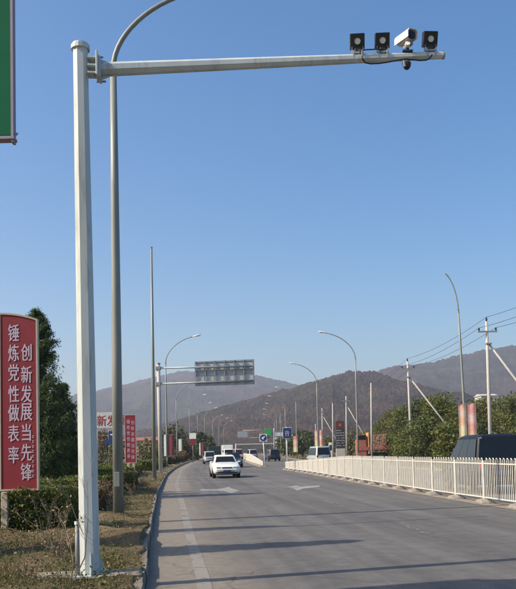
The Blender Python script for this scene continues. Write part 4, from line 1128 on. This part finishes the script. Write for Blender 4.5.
# ------------------------------------------------------------------ utility poles, struts and wires
UG = 'concrete utility poles on the right'
ups = [(490.5, 321.5, 46, True, 'concrete utility pole with crossarm and strut, tallest, right of the banners'), (411.5, 361.5, 66, True, 'concrete utility pole with crossarm and long strut left of the banners'),
       (371.5, 383, 89, False, 'plain concrete utility pole without strut behind the brick truck'), (346.5, 396, 109, True, 'concrete utility pole with strut between dark pylon sign and truck'),
       (333, 403, 125, False, 'plain concrete utility pole just left of the dark pylon sign'), (322.5, 408, 141, True, 'small far utility pole with strut behind the silver-white van'),
       (316, 424, 175, False, 'tiny far utility pole left of the silver-white van'), (690, 230, 26, False, 'nearest concrete utility pole carrying the wires out of the frame')]
tops = []
for i, (px, py, Y, strut, lb) in enumerate(ups):
    q = at(px, 446, Y); tp = at(px - (4 if i < 2 else .5), py, Y)
    t = thing('utility_pole', lb, 'utility pole', (q.x, Y, .1), 0, UG); h = tp.z - .1; dx = tp.x - q.x
    MB().tube([(0, 0, -.1), (dx*.5, 0, h*.5), (dx, 0, h)], [.125, .105, .08], 12).build('shaft', M['pole_concrete'], t, True)
    k = Y/FOC; tp_ = Vector((dx, 0, h))
    if strut:
        sx = 5.6 if i < 2 else 4.4
        MB().tube([tp_ + Vector((.12 - dx*.1, 0, -h*.155)), (sx, .3, -.1)], [.06, .075], 8).build('strut', M['pole_concrete'], t, True)
        MB().box(tp_ + Vector((.06, 0, -h*.15)), (.34, .3, .09), 0, .01).build('strut_clamp', M['steel'], t)
    if i < 2 or i == 7 or strut:
        z_ = -.62
        MB().box(tp_ + Vector((0, -.12, z_)), (1.15, .07, .09)).build('crossarm', M['steel'], t)
        for sx in (-.5, .5): MB().tube([tp_ + Vector((sx, -.12, z_ + .04)), tp_ + Vector((sx, -.12, z_ + .15)), tp_ + Vector((sx, -.12, z_ + .24))], [.03, .06, .035], 8).build('insulator', M['dark'], t)
        MB().tube([tp_, tp_ + Vector((0, 0, .12)), tp_ + Vector((0, 0, .26))], [.03, .06, .035], 8).build('insulator', M['dark'], t)
    tops.append(Vector((q.x, Y, .1)) + tp_)
order = [7, 0, 1, 3, 5]
WL = {0: 'upper', 1: 'left', 2: 'right'}
for wi, (dx, dz) in enumerate(((0, .26), (-.5, -.40), (.5, -.40))):
    for a, b in zip(order, order[1:]):
        A, B = tops[a] + Vector((dx, -.12 if wi else 0, dz)), tops[b] + Vector((dx, -.12 if wi else 0, dz))
        sag = (B - A).length*.016
        pts = [A.lerp(B, k/12) - Vector((0, 0, sag*4*(k/12)*(1 - k/12))) for k in range(13)]
        o = MB().tube([p - A for p in pts], .013, 4, caps=False).build('overhead_wire', M['wire'], None, fix=False)
        o.location = A
        near = {7: 'from the tallest utility pole out of the right frame edge', 0: 'between the tallest pole and the one left of the banners', 1: 'from the pole left of the banners towards the truck', 3: 'between the farthest strutted poles'}[a]
        tag(o, f'thin dark {["top", "left-hand", "right-hand"][wi]} overhead wire {near}', 'wire', 'overhead wires')

# dark pylon sign
Yp = 112; A, B = at(336.3, 450, Yp), at(344.8, 450, Yp); z = lambda py: hz(340, py, Yp) - .1
ps = thing('pylon_sign', 'dark price pylon sign with red emblem and rows of pale lettering', 'sign', ((A.x + B.x)/2, Yp, .1)); wp = B.x - A.x
MB().box((0, 0, (z(421) + z(448.5))/2), (wp, .35, z(421) - z(448.5)), 0, .03).build('panel', mat('dark_pylon_face', (.035, .035, .045), .5, 0, .15, 2), ps)
MB().box((0, 0, z(448.6)/2 - .1), (wp*1.06, .45, z(448.6) + .2), 0, .02).build('base', M['pole_concrete'], ps)
MB().box((0, -.178, (z(421.5) + z(428.5))/2), (wp*.94, .012, z(421.5) - z(428.5)), 0, 0).build('emblem_board', mat('brown_emblem_board', (.10, .03, .025), .5, 0, .2, 4), ps)
c = Vector((0, -.186, z(425))); r_ = .27
MB().prism([c + Vector((math.cos(a)*r_*(1 if k % 2 == 0 else .55), 0, math.sin(a)*r_*(1 if k % 2 == 0 else .55))) for k, a in enumerate(np.linspace(0, 2*math.pi, 12, endpoint=False))], (0, -.012, 0)).build('emblem', mat('emblem_orange', (.42, .10, .04), .5, 0, .1, 6), ps)
mb = MB()
for k in range(7):
    zz = z(430.5 + k*2.5)
    for j in range(5):
        if rnd.random() < .8: mb.box((-wp*.38 + j*wp*.19, -.179, zz), (wp*.12, .012, .12))
mb.build('lettering', M['alu_light'], ps)
q = at(330.5, 448, 108); t = thing('roadside_box', 'small pale cabinet sign beside the pole left of the dark pylon', 'cabinet', (q.x, 108, .1)); zz = hz(330.5, 443, 108)
MB().box((0, 0, zz/2 - .05), (.42, .3, zz), 0, .02).build('cabinet', M['white'], t); MB().box((0, -.155, zz*.7), (.34, .02, zz*.3)).build('door', M['blue_sign'], t)

# far gantry with the green sign, low barrier beyond
Yf = 205; z = lambda py: hz(265, py, Yf) - .1
fg = thing('far_sign_gantry', 'distant steel gantry across the road carrying a bright green sign', 'road sign', (at(230, 450, Yf).x, Yf, .1)); ox = at(230, 450, Yf).x
for px in (274.6,): MB().tube([(at(px, 450, Yf).x - ox, 0, -.1), (at(px, 450, Yf).x - ox, 0, z(428.5))], .26, 8).build('post', M['steel'], fg, True)
for py in (430, 437.5): MB().tube([(at(243, 450, Yf).x - ox, 0, z(py)), (at(275, 450, Yf).x - ox, 0, z(py))], .10, 6).build('beam', M['steel'], fg, True)
mgr = mat('bright_green_sign', (.01, .30, .06), .4, 0, .06, 1)
a, b = at(264.8, 450, Yf).x - ox, at(271.5, 450, Yf).x - ox
MB().box(((a + b)/2, -.35, (z(429) + z(435.5))/2), (b - a, .12, z(429) - z(435.5)), 0, .02).build('sign_panel', mgr, fg)
a, b = at(266, 450, Yf).x - ox, at(270, 450, Yf).x - ox
MB().box(((a + b)/2, -.33, (z(436) + z(438.5))/2), (b - a, .12, z(436) - z(438.5)), 0, .02).build('lower_panel', M['blue_sign'], fg)
a, b = at(238, 450, Yf).x - ox, at(248, 450, Yf).x - ox
MB().box(((a + b)/2, -.3, (z(431) + z(437))/2), (b - a, .12, z(431) - z(437)), 0, .02).build('dark_panel', M['alu'], fg)
Yf = 260; ox = at(240, 450, Yf).x; z = lambda py: hz(240, py, Yf) - .1
hg = thing('height_barrier', 'low pale height barrier across the road, far beyond the short fence', 'barrier', (ox, Yf, .1))
for px in (236, 276): MB().tube([(at(px, 450, Yf).x - ox, 0, -.1), (at(px, 450, Yf).x - ox, 0, z(443.5))], .22, 8).build('post', M['pole_concrete'], hg, True)
MB().box((at(256, 450, Yf).x - ox, 0, z(444.3)), (at(276, 450, Yf).x - at(236, 450, Yf).x, .3, .35)).build('beam', M['pole_concrete'], hg)

# ------------------------------------------------------------------ buildings in the distance
def house(label, x0, x1, ytop, yroof, Y, dep, wallm, roofm, nwin, z0=.0, group='far houses'):
    A, B = at(x0, 445, Y), at(x1, 445, Y); zt = hz((x0 + x1)/2, ytop, Y); zr = hz((x0 + x1)/2, yroof, Y); w_ = B.x - A.x
    t = thing('house', label, 'house', ((A.x + B.x)/2, Y + dep/2, z0), 0, group)
    MB().box((0, 0, (zt - z0)/2 - 1), (w_, dep, zt - z0 + 2)).build('wall', M[wallm], t)
    h2, d2 = w_/2 + .3, dep/2 + .4; za, zr = zt - z0 + .005, zr - z0
    MB().add([(-h2, -d2, za), (h2, -d2, za), (h2, d2, za), (-h2, d2, za), (-h2, 0, zr), (h2, 0, zr)], [(0, 1, 5, 4), (2, 3, 4, 5), (0, 4, 3), (1, 2, 5), (0, 3, 2, 1)]).build('roof', M[roofm], t)
    for k in range(nwin):
        MB().box((-w_/2 + w_*(k + .5)/nwin, -dep/2 - .005, (zt - z0)*.55), (w_/nwin*.42, .05, (zt - z0)*.38)).build('window', M['window'], t)
    return t
house('long low pink house with red roof beyond the left roadside, behind the red board', 124, 162, 440.5, 436.8, 165, 7, 'wall_pink', 'roof', 6)
house('white flat house among trees on the slope right of the tallest utility pole', 483, 499, 395.5, 393.2, 260, 8, 'wall_white', 'wall_white', 3, 8)
house('lower white house block right of the white flat house on the slope', 499.5, 506, 398, 396.5, 262, 8, 'wall_white', 'wall_white', 2, 8)
house('small pale house with red roof far left behind the conifers', 62, 84, 437, 432, 150, 6, 'wall_white', 'roof', 3)
house('pale roadside shop beyond the blue square sign', 276, 292, 436, 432, 215, 7, 'wall_white', 'alu', 3)

# ------------------------------------------------------------------ trees, hedges, shrubs
CG = 'dark conifers behind the slogan board'
q = at(38.5, 470, 27.5); conifer('tall dark conifer rising directly behind the red slogan board', q.x, 27.5, hz(38, 315, 27.5), 2.6, CG, 380, .06, seed=3, spray=64)
q = at(63, 470, 29.5); conifer('shorter dark conifer between the slogan board and the pale camera pole', q.x, 29.5, hz(60, 388, 29.5), 1.9, CG, 230, .06, seed=8, spray=55)
q = at(18, 490, 30); conifer('dark conifer hidden behind the red slogan board', q.x - .2, 30.5, 5.6, 2.4, CG, 120, .075, seed=5)

hg0 = lambda y, o: (lkx(y) - o, y)
hedge('nearest dark green clipped hedge below the slogan board', (-8.2, 15.9), (-3.75, 15.75), 1.1, .74, M['hedge'], .03, 1500)
hedge('second clipped hedge row just behind the nearest hedge, lit yellow-green on top', (-9.5, 18.7), (-4.75, 18.5), 1.5, .76, M['hedge'], .032, 1100)
hedge('low reddish hedge beside the nearest street lamp', hg0(19.6, 1.75), hg0(25, 1.9), .9, .62, M['hedge_red'], .032, 1000)
hedge('green hedge strip between the conifers and the nearest lamp', (-6.6, 22.5), (-5.2, 30), 1.2, .75, M['hedge'], .038, 700)
hedge('reddish hedge strip running towards the plain mast', hg0(28, 1.7), hg0(39, 1.7), 1.0, .6, M['hedge_red'], .045, 500)
hedge('green hedge strip behind the plain mast towards the gantry', hg0(45, 2.4), hg0(55.5, 2.4), 1.2, .7, M['hedge'], .055, 420)
hedge('far green hedge below the narrow red board', (-11.5, 38), (-7.4, 40), 1.6, .9, M['hedge'], .055, 400)
hedge('far hedge strip beyond the gantry along the left kerb', hg0(63, 2.2), hg0(90, 2.2), 1.3, .8, M['hedge'], .08, 190)
hedge('very far hedge strip along the left kerb before the far lorries', hg0(96, 2.2), hg0(150, 2.2), 1.6, .9, M['hedge_red'], .13, 80)

SG = 'bare shrubs on the left verge'
q = G(75, 581, .14); bare_shrub('thin leafless sapling leaning against the foot of the pale camera pole', q.x, q.y - .15, 1.45, .35, 3, 4, SG, .009)
q = G(48, 545, .14); bare_shrub('spreading brown bare shrub in front of the nearest hedge', q.x, q.y, 1.1, .7, 6, 6, SG)
q = G(30, 583, .14); bare_shrub('low scrubby bare plant at the bottom left of the verge', q.x, q.y, .45, .9, 7, 9, SG, .005)
q = G(108, 512, .14); bare_shrub('brown twiggy shrub left of the nearest street lamp', q.x, q.y, 1.0, .6, 6, 12, SG)
q = G(60, 560, .14); bare_shrub('small dry weed between hedge and camera pole', q.x, q.y, .5, .8, 6, 15, SG, .004)
q = G(133, 500, .14); bare_shrub('brown shrub right of the nearest street lamp near the kerb', q.x, q.y, .8, .8, 7, 21, SG)
q = G(140, 490, .14); bare_shrub('brown shrub on the verge before the plain mast', q.x, q.y, .9, .8, 7, 22, SG)

RT = 'bushy roadside trees on the right'
mats = ['leaf_a', 'leaf_b', 'leaf_a', 'leaf_c', 'leaf_b']
trees = [(384, 421, 104), (395, 413, 99), (404, 409, 92), (416, 404, 80), (428, 399, 86), (440, 399, 78), (451, 403, 82), (463, 408, 76), (477, 405, 88), (489, 401, 74), (481, 402, 96), (502, 398, 82), (514, 393, 70), (528, 392, 76), (545, 388, 70), (566, 395, 66),
         (414, 427, 62), (425, 424, 60), (447, 428, 58), (486, 424, 58), (506, 420, 56), (524, 418, 54)]
wd = ['leftmost tree of the right roadside clump, beside the brick truck', 'yellow-green tree behind the strutted pole, left part of the clump', 'tree right behind the foot of the pole left of the banners', 'tree under the upper half of the long strut',
      'tall rounded tree right of the long strut', 'tall tree between the long strut and the banners', 'tree just left of the orange banner', 'tree behind the paired banners', 'tree between the banners and the tallest utility pole', 'tree right of the tallest utility pole, below the white house',
      'tall tree near the right frame edge, behind', 'tall leafy tree cut by the right frame edge', 'tree just outside the right frame edge', 'large tree outside the right frame edge', 'tree farther outside the right frame edge',
      'low bush before the clump, left of the minivan roof', 'low dark bush left of the minivan roof', 'low bush directly above the minivan bonnet', 'low bush above the minivan roof', 'low bush right above the rear of the minivan', 'low bush at the right frame edge']
wd.insert(10, 'tree behind the tallest utility pole, in front of the white house')
for i, (px, py, Y) in enumerate(trees):
    q = at(px, 446, Y); H = hz(px, py, Y)
    broad_tree('bushy_tree' if i < 16 else 'bush', wd[i], 'tree' if i < 16 else 'bush', q.x, Y, H, H*(.85 if i < 16 else 1.25), M[mats[i % 5] if i < 16 else ('leaf_c' if i % 2 else 'leaf_a')], RT, leaf=.095, per=430, low=.08, nb=20 if i < 16 else 14)
FT = 'distant roadside trees'
far = [(302, 430, 150, 'leaf_c', 'dark tree behind the pale orange banner'), (309, 434, 140, 'leaf_c', 'dark shrub left of the silver-white van'), (329, 437, 135, 'leaf_b', 'shrub between the silver-white van and the dark pylon'), (350, 432, 120, 'leaf_b', 'shrub right of the dark pylon'),
       (364, 434, 125, 'leaf_a', 'shrub behind the brick truck cab'), (376, 428, 118, 'leaf_a', 'tree behind the brick load'), (291, 436, 175, 'leaf_c', 'dark tree behind the blue square sign'), (283, 438, 200, 'leaf_b', 'small far tree left of the blue square sign'),
       (122, 442, 60, 'leaf_c', 'dark bush right behind the nearest lamp, left of the narrow red board'), (112, 447, 55, 'leaf_c', 'dark bush below the blue direction signs'), (143, 444, 85, 'leaf_c', 'bush right of the narrow red board'), (150, 441, 95, 'leaf_b', 'bush behind the plain mast'), (161, 440, 110, 'leaf_d', 'brown tree behind the gantry post'),
       (172, 428, 140, 'leaf_c', 'dark tree behind the dark red banner'), (186, 436, 150, 'leaf_d', 'brown tree left of the white plate sign'), (198, 434, 160, 'leaf_c', 'dark tree right of the white plate sign'), (207, 437, 170, 'leaf_c', 'dark tree above the silver people carrier'),
       (72, 440, 70, 'leaf_d', 'brown bush left of the parked grey car'), (88, 437, 95, 'leaf_b', 'olive tree behind the parked grey car'), (104, 433, 110, 'leaf_d', 'brown tree behind the white notice board'), (53, 430, 90, 'leaf_c', 'dark tree behind the conifers'), (20, 428, 85, 'leaf_c', 'dark tree behind the slogan board')]
for px, py, Y, m, lb in far:
    q = at(px, 448, Y); H = max(1.2, hz(px, py, Y)); broad_tree('small_tree', lb, 'tree', q.x, Y, H, H*1.05, M[m], FT, leaf=.05 + .0011*Y, per=110, low=.05, nb=13)

# far-off wood at the foot of the hills: one uncountable mass
P = []; sz = []
for k in range(760):
    Y = rnd.uniform(255, 520); u = rnd.uniform(-.40, .42); x = u*Y
    if lkx(min(Y, 600)) - 7 < x < rkx(min(Y, 600)) + 5: continue
    H = rnd.uniform(3.5, 7.5)*(.8 + .5*max(0, u)); W = H*rnd.uniform(.7, 1.1); n = 70
    d = nr.normal(size=(n, 3)); d /= np.linalg.norm(d, axis=1)[:, None]
    P.append(np.array((x, Y, H*.5)) + d*np.array((W/2, W/2, H*.5))*(.6 + .5*nr.random((n, 1)))); sz += [H*.09]*n
V, F = leaf_quads(np.concatenate(P), np.array(sz), .8)
V[:, 2] = np.maximum(V[:, 2], 0)
tag(np_mesh('distant_woodland', V, F, foliage('woodland_leaves', [(.15, (.020, .028, .014)), (.5, (.06, .058, .028)), (.85, (.13, .095, .05))], .03, .2)), kind='stuff')

# grass and dead leaves on the verges (uncountable)
def blades(name, n, area, hmin, hmax, wdt, m, zf):
    X, Y = area(n); n = len(X); k = fbm(X*1.6 + 3, Y*1.6, 4); keep = nr.random(n) < np.clip(.5 + 2.2*k, .05, 1); X, Y = X[keep], Y[keep]; n = len(X)
    h = hmin + (hmax - hmin)*nr.random(n)**2*(1 + 1.2*np.clip(fbm(X*.7, Y*.7 + 9, 3), -.5, 1)); a = nr.random(n)*6.283; l = h*nr.random(n)*.9; b = nr.random(n)*6.283
    z = zf(X, Y); w_ = wdt*(1 + Y/18)
    B = np.stack([X, Y, z], 1); s = np.stack([np.cos(a)*w_, np.sin(a)*w_, 0*a], 1)
    T = B + np.stack([np.cos(b)*l, np.sin(b)*l, h], 1)
    V = np.stack([B - s, B + s, T], 1).reshape(-1, 3); F = np.arange(n*3).reshape(n, 3)
    tag(np_mesh(name, V, F, m), kind='stuff')
def left_area(n):
    y = 7.5 + 55*nr.random(n)**1.9; o = .07 + 7.5*nr.random(n)**1.25*(.55 + y/40); return kx(LK, y) - o, y
def right_area(n):
    y = 40 + 110*nr.random(n)**1.2; o = .2 + 14*nr.random(n)**1.3; return kx(RK, y) + o, y
blades('dry_grass', 300000, left_area, .018, .095, .0027, M['grass'], lambda x, y: .12 + 0*x)
blades('roadside_grass', 50000, right_area, .08, .35, .010, M['grass'], lambda x, y: .12 + 0*x)
x, y = left_area(15000); k = nr.random(len(x)) < .8
V, F = leaf_quads(np.stack([x, y, .16 + .03*nr.random(len(x))], 1), .012*(1 + y/25), .6)
tag(np_mesh('fallen_leaves', V, F, M['litter']), kind='stuff')

P = []; sz = []
for k in range(900):
    yy = 8 + 34*rnd.random()**1.6; oo = .25 + 5.5*rnd.random()**1.2; c = np.array((lkx(yy) - oo, yy, .15)); rr = rnd.uniform(.03, .15); n = 40
    P.append(c + np.stack([nr.normal(size=n)*rr, nr.normal(size=n)*rr, np.abs(nr.normal(size=n))*rr*.8], 1)); sz += [rr*.10 + .006]*n
V, F = leaf_quads(np.concatenate(P), np.array(sz), .5, up=.5)
tag(np_mesh('weeds', V, F, foliage('weed_leaves', [(.15, (.03, .055, .014)), (.5, (.075, .11, .028)), (.85, (.19, .16, .07))], 1.4, .3)), kind='stuff')

# stand-ins added unseen beyond the left frame edge to cast shadows across the road
conifer('slim conifer added beyond the left frame edge to cast a shadow across the road', -5.3, 11.75, 5.9, 1.2, 'shadow casters added beyond the frame edge', 260, .085, seed=21, spray=50)
t = thing('shadow_pole', 'slim bare pole added beyond the left frame edge to cast a thin shadow', 'shadow_pole', (-7.2, 14.3, .12)); MB().tube([(0, 0, -.1), (0, 0, 10.5)], [.06, .03], 10).build('shaft', M['steel'], t, True)
MB().tube([(0, 0, 10.5), (0, 0, 10.6)], .07, 10).build('finial', M['steel'], t)
